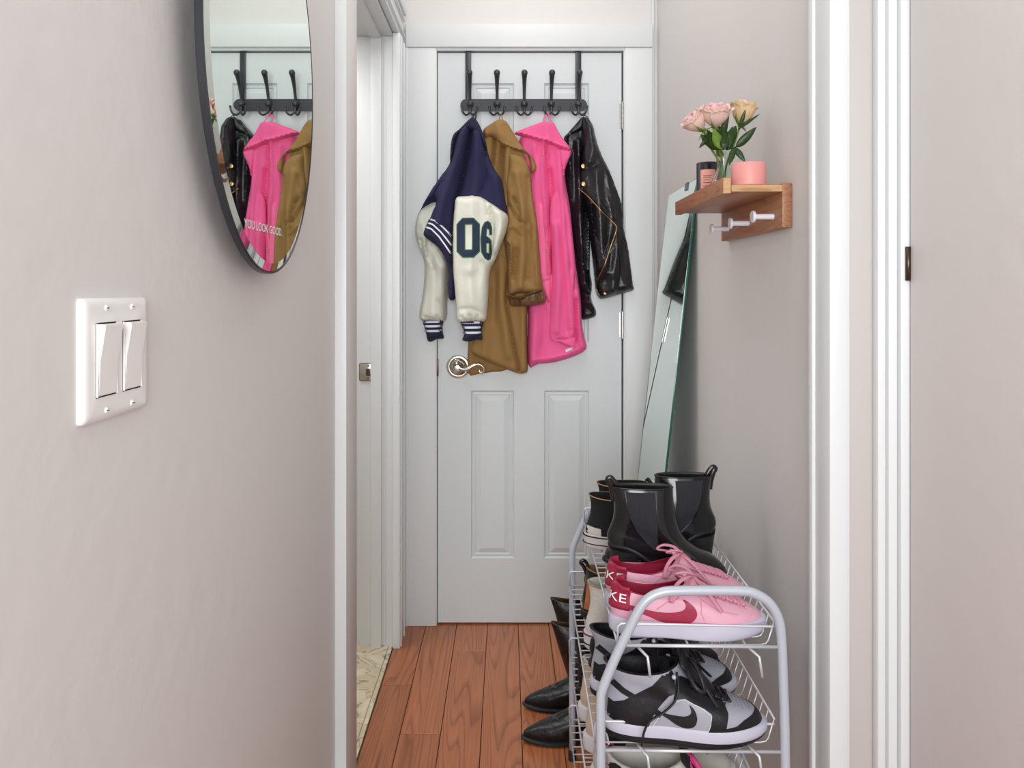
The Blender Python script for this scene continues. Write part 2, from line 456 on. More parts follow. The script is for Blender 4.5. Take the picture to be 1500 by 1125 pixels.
for z in (.899, .939): lathe('screw', [(0, 0), (.003, 0), (.003, .001), (0, .0015)], 'bronze_dark', sp, 12).matrix_local = Matrix.Translation((-.458, 2.4175, z)) @ Matrix.Rotation(PI/2, 4, 'X')
# side room behind the doorway
bm = bmesh.new()
bx(bm, -1.8, -1.74, .7, 3.2, 0, 2.6); bx(bm, -1.8, -.497, .64, .7, 0, 2.6); bx(bm, -1.8, -.38, 3.14, 3.2, 0, 2.6)
struct(from_bm('wall_side_room', bm, 'wall_paint'))
struct(box('floor_side_room', -1.8, -.53, .7, 3.15, -.02, .004, 'marble'))
# left baseboard
bm = bmesh.new(); bx(bm, XL, -.360, -.35, 1.611, 0, .115, .002); bx(bm, XL, -.353, -.35, 1.611, .112, .131, .004)
struct(from_bm('baseboard_left', bm, 'white_trim', None, False, 35))
# right wall (ends at the near doorway)
struct(box('wall_right', XR, XR+.14, 1.20, 2.75, -.02, 2.6, 'wall_paint'), 'pale grey right wall behind the shoe rack')
struct(box('baseboard_right', .524, XR, 1.26, 2.6, 0, .12, 'white_trim', bev=.003))
bm = bmesh.new()
bx(bm, .523, XR+.02, 1.182, 1.256, 0, 2.6, .006)
bx(bm, .517, .53, 1.236, 1.2565, 0, 2.6, .005)
struct(from_bm('trim_5', bm, 'white_trim', None, False, 35), 'white casing at the near end of the right wall')
bm = bmesh.new()
struct(box('trim_11', .524, .70, 1.188, 1.25, 0, 2.6, 'jamb_paint', bev=.002), 'painted jamb beside the right casing')
bx(bm, .594, .70, 1.168, 1.19, 0, 2.6, .005); bx(bm, .606, .70, 1.158, 1.17, 0, 2.6, .004); bx(bm, .619, .70, 1.146, 1.16, 0, 2.6, .004)
struct(from_bm('trim_6', bm, 'white_trim', None, False, 35), 'moulded white door jamb on the right')
d2 = struct(box('door_2', .631, .67, .30, 1.142, .01, 2.3, 'leaf_paint', bev=.003), 'plain off-white door leaf filling the right edge of the view')
hb = bmesh.new(); tube_bm(hb, [(.629, 1.143, 1.205), (.629, 1.143, 1.258)], .004, 10)
from_bm('hinge', hb, 'bronze_dark', d2, True)
struct(box('wall_right_near', .631, .75, -.35, .30, -.02, 2.6, 'wall_paint'))
struct(box('trim_9', .60, .75, .20, 1.25, 2.31, 2.6, 'white_trim'))
# door wall
bm = bmesh.new(); bx(bm, -.497, -.262, 2.605, 2.75, -.02, 2.6); bx(bm, .430, .68, 2.605, 2.75, -.02, 2.6); bx(bm, -.262, .430, 2.605, 2.75, 2.055, 2.6)
struct(from_bm('wall_back', bm, 'wall_paint'), 'short end wall above and beside the white door')
bm = bmesh.new()
bx(bm, -.352, -.249, 2.583, 2.606, 0, 2.049, .003)
bx(bm, .419, .517, 2.583, 2.606, 0, 2.049, .003)
bx(bm, -.357, .517, 2.577, 2.606, 2.049, 2.132, .004)
bx(bm, -.362, -.349, 2.579, 2.606, 0, 2.049, .003)
bx(bm, .517, .525, 2.595, 2.606, 0, 2.6, .002)
struct(from_bm('trim_7', bm, 'white_trim', None, False, 35), 'flat white casing around the hallway door')
bm = bmesh.new()
bx(bm, -.262, -.2475, 2.59, 2.75, 0, 2.041); bx(bm, .4155, .431, 2.59, 2.75, 0, 2.041); bx(bm, -.262, .431, 2.59, 2.75, 2.0405, 2.056)
struct(from_bm('trim_8', bm, 'white_trim'))
struct(box('dark_door_backing', -.3, .5, 2.76, 2.8, -.02, 2.2, 'dark_gap'))  # dark sheet added behind the door so the gaps round it look black
# door leaf with four moulded panels
def make_door():
    bm = bmesh.new(); x0, x1, z0, z1 = -.2448, .4095, .006, 2.0345; y = DB; t = .035
    pans = [(-.1265, .027, .234, .832), (.134, .294, .234, .832), (-.1265, .027, 1.005, 1.927), (.134, .294, 1.005, 1.927)]
    xs = sorted({x0, x1, -.1265, .027, .134, .294}); zs = sorted({z0, z1, .234, .832, 1.005, 1.927})
    def q(*p): bm.faces.new([bm.verts.new(v) for v in p])
    for a, b in zip(xs, xs[1:]):
        for c, d in zip(zs, zs[1:]):
            if any(abs(a-p[0]) < 1e-6 and abs(c-p[2]) < 1e-6 for p in pans): continue
            q((a, y, c), (b, y, c), (b, y, d), (a, y, d))
    prof = [(0, 0), (.002, .004), (.006, .0075), (.010, .0055), (.014, .005), (.018, .008), (.036, .0022), (.038, .0022)]
    for p in pans:
        for (i0, d0), (i1, d1) in zip(prof, prof[1:]):
            A = [(p[0]+i0, y+d0, p[2]+i0), (p[1]-i0, y+d0, p[2]+i0), (p[1]-i0, y+d0, p[3]-i0), (p[0]+i0, y+d0, p[3]-i0)]
            B = [(p[0]+i1, y+d1, p[2]+i1), (p[1]-i1, y+d1, p[2]+i1), (p[1]-i1, y+d1, p[3]-i1), (p[0]+i1, y+d1, p[3]-i1)]
            for k in range(4): q(A[k], A[(k+1) % 4], B[(k+1) % 4], B[k])
        i, d = prof[-1]; q((p[0]+i, y+d, p[2]+i), (p[1]-i, y+d, p[2]+i), (p[1]-i, y+d, p[3]-i), (p[0]+i, y+d, p[3]-i))
    q((x0, y, z0), (x0, y+t, z0), (x1, y+t, z0), (x1, y, z0)); q((x0, y, z1), (x0, y+t, z1), (x1, y+t, z1), (x1, y, z1))
    q((x0, y, z0), (x0, y+t, z0), (x0, y+t, z1), (x0, y, z1)); q((x1, y, z0), (x1, y+t, z0), (x1, y+t, z1), (x1, y, z1))
    q((x0, y+t, z0), (x1, y+t, z0), (x1, y+t, z1), (x0, y+t, z1))
    bmesh.ops.remove_doubles(bm, verts=bm.verts, dist=1e-5)
    return from_bm('door_1', bm, 'door_paint')
door = struct(make_door(), 'white four-panel hallway door hung with coats')
for zt in (1.81, 1.066, .25):
    bm = bmesh.new()
    for k in range(5): tube_bm(bm, [(.4125, 2.594, zt-.046+k*.0186), (.4125, 2.594, zt-.046+k*.0186+.0175)], .0058, 12)
    tube_bm(bm, [(.4125, 2.594, zt-.05), (.4125, 2.594, zt+.05)], .0032, 8)
    bx(bm, .4015, .4095, 2.5985, 2.6005, zt-.044, zt+.044)
    from_bm('hinge', bm, 'hinge_steel', door, False, 35)
bm = bmesh.new(); bx(bm, -.2475, -.2418, 2.588, 2.612, .885, .945, .001); from_bm('latch_plate', bm, 'bronze_dark', door, False, 35)
hx, hz = -.1725, .917
hd = bpy.data.objects.new('door_handle', None)
prof = [(0, .0), (.041, .0), (.0415, .003), (.039, .006), (.034, .0075), (.031, .007), (.028, .010), (.021, .012), (.019, .0115), (.016, .014), (.0125, .016), (.0115, .034), (.0135, .037), (.0135, .048), (.010, .052), (0, .053)]
bm = bmesh.new(); lathe_bm(bm, prof, n=44)
bmesh.ops.transform(bm, matrix=Matrix.Translation((hx, DB+.001, hz)) @ Matrix.Rotation(PI/2, 4, 'X'), verts=bm.verts)
hd = from_bm('door_handle', bm, 'nickel', door, False, 30)
lv = [P(673, 539, 2.552), P(679, 541, 2.551), P(686, 540, 2.55), P(693, 536, 2.55), P(700, 533.5, 2.55), P(706, 536, 2.55), P(709, 541, 2.55), P(706.5, 545.5, 2.55), P(702.5, 544.5, 2.55), P(702.5, 541.5, 2.55)]
pp = crv(lv, 6); n_ = len(pp)
tube('lever', pp, [.0085-.0052*(i/(n_-1)) for i in range(n_)], 'nickel', hd, 12)

# ------------------------------------------------------------------ over-the-door hook rack
rack = tag(empty('over_door_hook_rack', (0, 2.595, 1.80)), 'dark grey over-the-door rail with five triple hooks on the white door', 'coat rack')
rk = Vector((0, 2.595, 1.80))
def local(o, parent):
    """keep the world placement of a mesh built in world coordinates"""
    o.parent = parent; o.matrix_parent_inverse = Matrix.Translation(parent.location).inverted() if parent.rotation_euler.z == 0 else parent.matrix_basis.inverted()
    return o
HX = [-.129+.0957*i for i in range(5)]
bm = bmesh.new()
zb0, zb1 = 1.826, 1.868
pts = [(-.150, zb0), (.272, zb0)]
out = []
for k in range(9): a = -PI/2+PI*k/8; out.append((.265+.021*math.cos(a), 1.847+.021*math.sin(a)))
for k in range(9): a = PI/2+PI*k/8; out.append((-.143+.021*math.cos(a), 1.847+.021*math.sin(a)))
f = [bm.verts.new((x, 2.588, z)) for x, z in out]; b = [bm.verts.new((x, 2.593, z)) for x, z in out]
bm.faces.new(f); bm.faces.new(b[::-1])
for i in range(len(f)): bm.faces.new((f[i], b[i], b[(i+1) % len(f)], f[(i+1) % len(f)]))
local(from_bm('rail', bm, 'hook_black'), rack)
for sx in (-.136, .255):
    bm = bmesh.new(); bx(bm, sx-.0105, sx+.0105, 2.5935, 2.5965, 1.828, 2.0385, .0006); bx(bm, sx-.0105, sx+.0105, 2.5935, 2.637, 2.0355, 2.0385); bx(bm, sx-.0105, sx+.0105, 2.636, 2.639, 1.99, 2.0385)
    local(from_bm('strap', bm, 'hook_black', None, False, 35), rack)
def make_hook(x):
    bm = bmesh.new()
    bmesh.ops.create_uvsphere(bm, u_segments=20, v_segments=12, radius=.0125, matrix=Matrix.Translation((x, 2.578, 1.848)))
    up = crv([(x, 2.580, 1.856), (x, 2.572, 1.88), (x, 2.560, 1.908), (x, 2.545, 1.932), (x, 2.535, 1.944)], 4)
    n = len(up); tube_bm(bm, up, [.0050+.0062*(i/(n-1))**2 for i in range(n)], 12)
    bmesh.ops.create_uvsphere(bm, u_segments=14, v_segments=8, radius=.0112, matrix=Matrix.Translation((x, 2.534, 1.945)))
    tube_bm(bm, [(x, 2.578, 1.845), (x, 2.570, 1.818)], .0046, 10)
    for s in (-1, 1):
        c = crv([(x, 2.571, 1.824), (x+s*.004, 2.565, 1.811), (x+s*.013, 2.556, 1.8035), (x+s*.023, 2.549, 1.811), (x+s*.027, 2.545, 1.828)], 5)
        tube_bm(bm, c, .0036, 8)
        bmesh.ops.create_uvsphere(bm, u_segments=10, v_segments=8, radius=.0048, matrix=Matrix.Translation((x+s*.027, 2.545, 1.830)))
    return bm
for x in HX:
    bm = make_hook(x)
    o = local(from_bm('hook', bm, 'hook_black', None, True), rack)

# ------------------------------------------------------------------ coats on the hooks
def coat(name, px, py, d, label, cat='coat'):
    e = empty(name, P(px, py, d)); tag(e, label, cat, None); return e
# black leather jacket
LEAN[0] = -.036
lj = coat('leather_jacket', 852, 171, 2.55, 'black leather biker jacket with gold zip and snaps, rightmost on the hook rail', 'jacket')
L_ = []
def pc(lst, o, par): local(o, par); lst.append(o); return o
slv = pc(L_, relief('sleeve', [(852, 173), (842, 183), (833, 193), (826, 203), (826, 240), (828, 270), (834, 310), (842, 370), (848, 410), (852, 440), (853, 467), (864, 468), (874, 464), (875, 455), (868, 438), (869, 416), (866, 396), (866, 350), (865, 300), (866, 240), (860, 190)], 2.580, .035, 14,
    [([(846, 210), (848, 290), (852, 380), (860, 440)], .012, 6), ([(858, 230), (858, 300), (859, 395)], -.008, 3), ([(838, 300), (845, 370)], -.004, 3), ([(852, 425), (868, 432)], -.009, 3), ([(853, 445), (862, 440), (870, 450)], .010, 5), ([(850, 415), (862, 418), (866, 430)], .006, 2.5), ([(834, 225), (836, 300)], .006, 4)], 'black_leather', step=2.6), lj)
bod = pc(L_, relief('body', [(853, 172), (862, 172), (870, 184), (873, 198), (879, 217), (890, 240), (901, 265), (913, 300), (915, 330), (921, 355), (926, 386), (930, 416), (931, 425), (911, 431), (886, 438), (879, 435), (875, 424), (873, 405), (869, 370), (864, 330), (858, 300), (850, 275), (848, 250), (850, 215), (851, 190)], 2.560, .050, 18,
    [([(863, 190), (866, 220), (862, 240)], .008, 7), ([(872, 255), (876, 300), (880, 360), (888, 400)], .010, 8), ([(893, 290), (902, 332), (890, 375), (878, 410)], .006, 4), ([(905, 345), (900, 385), (897, 425)], .008, 7), ([(898, 270), (906, 310), (912, 360), (920, 410)], -.006, 5), ([(864, 300), (870, 345), (876, 392)], .007, 3), ([(868, 300), (873, 350)], -.006, 2.5)], 'black_leather', step=2.6), lj)
pc(L_, overlay('lapel', [(855, 174), (862, 176), (869, 188), (875, 212), (878, 236), (874, 244), (862, 248), (850, 251), (848, 240), (850, 215), (852, 193)], [bod], 2.53, .009, 'black_leather', None, 2.4, 2), lj)
pc(L_, relief('collar', [(853, 171), (846, 179), (836, 190), (826, 203), (840, 196), (852, 190), (856, 180)], 2.545, .010, 6, [], 'black_leather', step=2.6), lj)
pc(L_, overlay('lapel', [(879, 247), (866, 256), (853, 265), (845, 272), (850, 277), (862, 287), (876, 302), (896, 322), (892, 280)], [bod, slv], 2.53, .0075, 'black_leather', None, 2.4, 2), lj)
pc(L_, overlay('lapel_shadow', [(850, 251.5), (874, 244.5), (878, 246.5), (866, 255), (853, 264), (848, 262)], [bod], 2.53, .0012, 'black_matte', None, 2, 0), lj)  # shadow gap between collar lapels, laid on as a matte black piece
lining = local(overlay('side_panel', [(889, 250), (897, 262), (906, 285), (912, 303), (914, 330), (920, 356), (925, 388), (928, 414), (912, 416), (907, 380), (901, 345), (903, 330), (893, 312), (890, 285)], [bod], 2.535, .003, 'black_matte', None, 4, 2), lj)
hem = local(overlay('hem_band', [(880, 423), (900, 421), (929, 416), (930, 425), (911, 430.5), (886, 437), (881, 434)], [bod], 2.535, .0035, 'black_leather', None, 3), lj)
def zipline(pts, hosts, dm, r, name, m, par, off=.002):
    pts = crv(pts, 5); bv = [bvh_of(h) for h in hosts]; out = []
    last = dm
    for p in pts:
        q = P(p.x, p.y, dm); best = None
        for b in bv:
            h = b.ray_cast(Vector((q.x, 1.8, q.z)), Vector((0, 1, 0)))
            if h[0] is not None and (best is None or h[0].y < best): best = h[0].y
        last = best if best is not None else last
        out.append(Vector((q.x, last-off, q.z)))
    for _ in range(2): out = [out[0]]+[Vector((b.x, (a.y+2*b.y+c.y)/4, b.z)) for a, b, c in zip(out, out[1:], out[2:])]+[out[-1]]
    return local(tube(name, out, r, m, None, 8), par)
zipline([(846, 275), (855, 282), (864, 292), (880, 311), (893, 322), (901.6, 332.7), (900, 342), (894, 360), (888, 378), (881, 396), (876, 410), (876, 425), (880, 433)], L_, 2.53, .0019, 'zipper', 'gold', lj)
zipline([(860, 276), (872, 286), (886, 303), (898, 318)], L_, 2.53, .0011, 'stitching', 'hook_black', lj)
zipline([(896, 336), (888, 360), (880, 382), (872, 402)], L_, 2.53, .0013, 'stitching', 'hook_black', lj)
zipline([(843, 379), (852, 380), (861, 379)], L_, 2.55, .0012, 'seam', 'black_leather', lj, .001)
zipline([(843, 384), (852, 385), (861, 384)], L_, 2.55, .0012, 'seam', 'black_leather', lj, .001)
for (sx, sy, r) in ((854, 244, .0072), (855, 269.5, .0072), (887, 430, .005)):
    bvs = [bvh_of(h) for h in L_]; q = P(sx, sy, 2.52)
    ys = [h[0].y for h in (b.ray_cast(Vector((q.x, 1.8, q.z)), Vector((0, 1, 0))) for b in bvs) if h[0] is not None]
    bm = bmesh.new(); lathe_bm(bm, [(0, .0045), (r*.45, .0045), (r*.6, .003), (r, .0025), (r, -.002), (0, -.002)], n=24)
    bmesh.ops.transform(bm, matrix=Matrix.Translation((q.x, min(ys)-.001, q.z)) @ Matrix.Rotation(PI/2, 4, 'X'), verts=bm.verts)
    local(from_bm('snap_button', bm, 'gold', None, False, 35), lj)
local(tube('hanging_loop', [P(853, 175, 2.54), P(856, 168, 2.553), (HX[4]+.013, 2.556, 1.8075), P(861, 172, 2.55), P(864, 178, 2.545)], .0016, 'hook_black', None, 8, 5), lj)
# pink coat
LEAN[0] = -.042
pk = coat('pink_coat', 802, 178, 2.53, 'long bright pink cotton coat hanging between the tan coat and the leather jacket')
K_ = []
pc(K_, relief('body', [(795, 178), (775, 190), (760, 205), (764, 260), (768, 320), (772, 400), (774, 450), (774, 535), (790, 535), (812, 533), (840, 525), (861, 513), (858, 495), (854, 470), (853, 440), (847, 400), (841, 350), (836, 300), (829, 262), (828, 225), (822, 200), (811, 180)], 2.556, .042, 13,
    [([(796, 210), (794, 260), (800, 340), (803, 400)], .010, 5), ([(806, 250), (809, 300), (808, 400)], -.010, 3), ([(783, 215), (786, 300), (790, 400)], .008, 6), ([(800, 215), (806, 300), (801, 360)], -.007, 3), ([(818, 225), (823, 300), (830, 400), (838, 480)], .009, 6), ([(845, 430), (848, 470), (852, 505)], .008, 5), ([(784, 460), (782, 525)], .006, 7), ([(798, 455), (796, 525)], -.004, 5), ([(843, 440), (844, 500)], -.008, 3), ([(777, 528), (800, 526), (830, 519), (855, 508)], .003, 2)], 'pink_cotton', step=2.6), pk)
pc(K_, relief('sleeve_end', [(784, 300), (800, 300), (806, 360), (809, 410), (808, 441), (803, 443), (794, 425), (790, 400), (786, 350)], 2.520, .018, 8, [([(803, 330), (804, 400)], .006, 3), ([(793, 413), (808, 410)], -.004, 1.6)], 'pink_lining', step=2.6), pk)
pc(K_, relief('front_flap', [(806, 330), (808, 290), (822, 270), (834, 305), (840, 350), (844, 400), (843, 440), (843, 496), (824, 497), (806, 497), (806, 450), (809, 400), (808, 360)], 2.518, .011, 4, [([(814, 330), (818, 400), (816, 485)], .007, 6), ([(827, 330), (830, 400), (832, 485)], -.004, 5), ([(838, 400), (838, 490)], .005, 4)], 'pink_cotton', step=2.6), pk)
pc(K_, relief('hem_turn', [(806, 496), (825, 499), (843, 495), (843, 507), (841, 511), (825, 505)], 2.508, .006, 4, [], 'pink_cotton', step=2.6), pk)
pc(K_, relief('collar', [(795, 178), (780, 183), (753, 194), (765, 199), (780, 204), (797, 209), (810, 212), (822, 218), (837, 221), (833, 212), (825, 202), (817, 190), (811, 179), (803, 178)], 2.512, .020, 10, [([(802, 182), (803, 205)], .004, 8), ([(757, 195), (797, 206), (834, 219)], .005, 2.2)], 'pink_cotton', step=2.4), pk)
pc(K_, relief('lapel', [(819, 218), (837, 221), (834, 232), (829, 244), (826, 257), (822, 240)], 2.508, .012, 5, [([(835, 224), (827, 252)], .003, 1.8)], 'pink_cotton', step=2.4), pk)
for a, b in ((798, 797), (803, 808)):
    local(tube('hanging_loop', [P(b, 181, 2.515), P((a+b)/2, 172, 2.54), (HX[3]-.012, 2.5555, 1.8030+.006)], .0028, 'pink_cotton', None, 8, 4, .5), pk)
for k, (tx, ty) in enumerate(((827, 517), (832, 514), (838, 511))):
    pass
local(overlay('care_tag', [(829, 513), (840, 508.5), (841, 512), (830, 517)], K_, 2.52, .0015, 'stripe_white', None, 2), pk)
# tan coat
LEAN[0] = -.046
tn = coat('tan_coat', 733, 175, 2.50, 'long tan brown cotton coat with satin-lined rolled cuff, beside the varsity jacket')
T_ = []
pc(T_, relief('back_panel', [(700, 440), (760, 440), (770, 520), (741, 544), (720, 547), (700, 550), (685, 549), (685, 504), (692, 470)], 2.559, .012, 8, [([(690, 500), (690, 545)], .004, 5)], 'tan_cotton'), tn)
pc(T_, relief('body', [(732, 174), (720, 180), (708, 189), (704, 210), (700, 250), (702, 320), (706, 390), (706, 430), (700, 470), (694, 495), (689, 518), (713, 531), (741, 543), (760, 550), (770, 549), (774, 543), (773, 500), (774, 450), (786, 430), (792, 400), (790, 350), (785, 310), (781, 285), (778, 252), (770, 225), (754, 197), (742, 178)], 2.540, .046, 13,
    [([(731, 205), (727, 240), (722, 290)], .009, 4), ([(724, 205), (720, 240)], -.008, 2.5), ([(737, 215), (735, 240), (732, 280)], -.008, 2.5), ([(745, 215), (743, 240), (742, 300)], .007, 5), ([(745, 400), (742, 440), (750, 490), (760, 545)], -.010, 3), ([(735, 380), (735, 440), (745, 520)], .008, 8), ([(716, 420), (712, 480), (708, 520)], .006, 8), ([(766, 450), (767, 540)], .005, 6), ([(724, 400), (722, 470)], -.004, 6)], 'tan_cotton', step=2.6), tn)
pc(T_, relief('sleeve', [(745, 225), (760, 226), (772, 235), (778, 252), (781, 285), (788, 325), (791, 360), (794, 400), (796, 425), (786, 431), (762, 430), (745, 433), (743, 410), (741, 380), (738, 352), (740, 330), (742, 300), (740, 270), (744, 245)], 2.500, .045, 16,
    [([(757, 255), (764, 300), (765, 360), (762, 420)], .008, 6), ([(752, 290), (760, 310), (762, 345)], -.007, 3), ([(745, 300), (756, 318), (770, 330)], -.006, 3), ([(742, 352), (748, 360), (746, 400)], .010, 3), ([(773, 260), (775, 330), (772, 410)], -.006, 4), ([(784, 330), (787, 415)], .006, 4), ([(756, 365), (752, 410)], -.006, 3), ([(741, 335), (752, 332), (762, 342)], .006, 3), ([(750, 260), (747, 275)], -.003, 3)], 'tan_cotton', step=2.6), tn)
pc(T_, relief('cuff', [(744, 431), (760, 434), (768, 432), (780, 425), (795, 423), (800, 431), (801, 440), (797, 446), (780, 449), (765, 450), (749, 449), (745, 440)], 2.498, .050, 8,
    [([(752, 434), (754, 447)], -.006, 2.5), ([(762, 434), (761, 447)], -.007, 2.2), ([(773, 431), (770, 446)], .006, 3), ([(787, 429), (788, 445)], -.005, 3), ([(793, 427), (797, 443)], .004, 2.5), ([(757, 434), (758, 447)], .005, 2)], 'brown_satin', step=2.0), tn)
pc(T_, relief('cuff_edge', [(744, 430), (755, 434), (767, 434), (779, 427), (796, 422), (795, 426), (780, 430.5), (767, 437.5), (755, 437.5), (745, 434)], 2.452, .010, 2, [], 'brown_satin', step=2.0, noise=0), tn)
pc(T_, relief('collar', [(732, 174), (720, 180), (708, 189), (709, 196), (712, 202), (716, 198.5), (724, 202), (730, 209), (740, 215), (756, 220), (768, 223), (774, 229), (777, 240), (778, 251), (783, 251), (786, 245), (784, 236), (777, 226), (767, 216), (754, 197), (747, 185), (741, 177)], 2.492, .020, 9, [([(728, 182), (734, 200)], .004, 8), ([(713, 197), (726, 203), (742, 213), (772, 224)], .004, 2), ([(740, 185), (758, 211)], -.003, 5)], 'tan_cotton', step=2.4), tn)
local(tube('hanging_loop', [P(731, 177, 2.50), P(732.5, 169, 2.54), (HX[1]+.013, 2.5560, 1.8030+.004), P(735.5, 170, 2.535), P(737, 178, 2.50)], .0014, 'tan_cotton', None, 8, 5), tn)
# varsity jacket
LEAN[0] = -.040
vj = coat('varsity_jacket', 692, 171, 2.46, 'navy varsity jacket with cream sleeves numbered 06, leftmost on the hook rail', 'jacket')
V_ = []
sl1 = pc(V_, relief('sleeve', [(650, 285), (637, 292), (617, 302), (609, 315), (606, 340), (612, 362), (620, 389), (617, 430), (612, 458), (614, 470), (632, 472), (651, 470), (653, 442), (655, 416), (656, 386), (664, 340), (664, 300)], 2.555, .060, 16,
    [([(622, 330), (624, 362), (634, 390)], .008, 6), ([(617, 352), (620, 375), (621, 388)], -.010, 3), ([(626, 355), (630, 380)], -.005, 3), ([(636, 400), (634, 460)], .006, 8), ([(644, 440), (654, 450)], -.005, 3), ([(640, 365), (655, 392)], .006, 4), ([(620, 463), (628, 467)], -.005, 2), ([(641, 463), (644, 469)], -.005, 2)], 'cream_leather', step=2.8), vj)
cf1 = pc(V_, relief('cuff', [(618, 468), (646, 468), (646, 480), (647, 490), (648, 497), (638, 498), (630, 502), (624, 500), (621, 485)], 2.545, .044, 9, [], 'navy_rib', step=2.4, noise=0), vj)
bdy = pc(V_, relief('body', [(693, 171), (701, 179), (708, 195), (715, 222), (722, 241), (735, 262), (740, 285), (744, 316), (730, 340), (700, 360), (672, 380), (668, 410), (666, 437), (655, 436), (656, 395), (650, 370), (640, 355), (622, 342), (628, 318), (637, 294), (617, 303), (611, 312), (622, 290), (640, 262), (657, 238), (662, 215), (668, 198), (680, 182)], 2.500, .060, 20,
    [([(682, 195), (668, 245), (650, 300), (645, 330)], .016, 8), ([(690, 192), (680, 250), (668, 300), (665, 360)], -.020, 4), ([(700, 200), (698, 250), (696, 290)], .012, 9), ([(710, 230), (712, 260), (705, 285)], -.006, 3), ([(728, 260), (733, 300)], .006, 7), ([(660, 240), (645, 270), (630, 300)], -.010, 4)], 'navy_wool', step=2.8), vj)
sl2 = pc(V_, relief('sleeve', [(667, 288), (680, 285), (700, 285), (715, 293), (733, 305), (744, 315), (742, 335), (735, 355), (726, 378), (717, 398), (715, 430), (713, 455), (710, 471), (695, 473), (670, 473), (667, 450), (663, 405), (661, 370), (662, 330), (664, 305)], 2.452, .060, 18,
    [([(720, 305), (722, 340), (718, 375)], -.010, 4), ([(732, 312), (734, 335), (728, 365)], .006, 5), ([(690, 300), (690, 390)], .006, 12), ([(706, 383), (716, 398)], -.006, 3), ([(687, 400), (690, 450)], .006, 10), ([(676, 464), (681, 470)], -.006, 2.2), ([(700, 462), (697, 470)], -.006, 2.2), ([(688, 462), (689, 471)], -.004, 2.2), ([(712, 296), (714, 316)], -.004, 2), ([(668, 455), (690, 452), (708, 460)], -.003, 4)], 'cream_leather', step=2.6), vj)
cf2 = pc(V_, relief('cuff', [(674, 470), (705, 469), (705, 485), (705.5, 499), (697, 499), (688, 502), (676, 500), (679, 490), (676, 480)], 2.447, .046, 9, [], 'navy_rib', step=2.4, noise=0), vj)
pc(V_, relief('collar', [(693, 171), (684, 177), (673, 188), (664, 196), (660, 211), (659, 236), (663, 228), (667, 206), (676, 193), (688, 190), (699, 197), (707, 210), (714, 226), (712, 208), (707, 193), (701, 180)], 2.452, .018, 5, [([(690, 176), (692, 188)], .004, 6)], 'navy_rib', step=2.4, noise=0), vj)
wb = pc(V_, relief('waistband', [(629, 318), (640, 322), (650, 330), (661, 341), (662, 358), (661, 378), (658, 392), (650, 376), (641, 362), (630, 353), (619, 343), (623, 330)], 2.436, .026, 8, [], 'navy_rib', step=2.4, noise=0), vj)
for pl in ([(629, 320.5), (637, 323), (647, 331), (656, 340), (661, 346)], [(626, 326), (634, 329), (645, 339), (654, 350), (661, 359)], [(623, 332), (632, 335.5), (643, 346.5), (652, 359), (660, 371)]):
    local(overlay('stripe', strip(pl, 2.3), [wb], 2.425, .0016, 'stripe_white', None, 2), vj)
for cf, x0, x1, ys in ((cf1, 620, 645.5, (471.5, 478, 485)), (cf2, 676.5, 704.5, (472.5, 480, 487.5))):
    for y in ys: 
        o = overlay('stripe', [(x0-1+ (y-470)*.08, y-1.5), (x1, y-1.8), (x1, y+1.4), (x0-1+(y-470)*.1, y+1.8)], [cf], cf['_dm'], .0012, 'stripe_white', None, 2)
        o.parent = cf; o.matrix_parent_inverse = Matrix.Identity(4)
def octo(x0, x1, y0, y1, c): return [(x0+c, y0), (x1-c, y0), (x1, y0+c), (x1, y1-c), (x1-c, y1), (x0+c, y1), (x0, y1-c), (x0, y0+c)]
dm2 = sl2['_dm']
g0 = overlay('number_patch', octo(669, 703.5, 320, 378, 9), [sl2], dm2, .002, 'patch_green', None, 2, 0, [octo(682, 692, 330, 366, .6)])
n0 = overlay('numeral_zero', octo(670.3, 702.2, 321.6, 376.4, 8.5), [sl2], dm2, .0032, 'patch_navy', None, 2, 0, [octo(680.8, 693.2, 328.6, 367.4, .6)])
six_o = [(706, 334), (710, 326), (715, 324), (719, 327), (721, 334), (721, 344), (717, 345), (716.5, 337), (714, 336), (713, 346), (717, 349), (720, 352), (721, 370), (719, 380), (715, 382), (710, 379), (705, 370), (704, 350)]
g6 = overlay('number_patch', six_o, [sl2], dm2, .002, 'patch_green', None, 1.6, 0, [[(713, 357), (716.5, 357), (716.5, 371), (713, 370)]])
def shrink(pl, k):
    out = []; n = len(pl)
    for i in range(n):
        a, b, c = Vector(pl[i-1]), Vector(pl[i]), Vector(pl[(i+1) % n]); t = (c-a).normalized(); out.append(tuple(b+Vector((-t.y, t.x))*k))
    return out
n6 = overlay('numeral_six', shrink(six_o, 1.2), [sl2], dm2, .0032, 'patch_navy', None, 1.6, 0, [[(712, 356), (717.5, 356), (717.5, 372), (712, 371)]])
for o in (g0, n0, g6, n6): o.parent = sl2
local(tube('hanging_loop', [P(692, 174, 2.45), P(694, 168, 2.50), (HX[0]+.013, 2.5565, 1.8030+.005), P(697, 169, 2.50), P(696, 175, 2.45)], .003, 'navy_rib', None, 8, 5), vj)

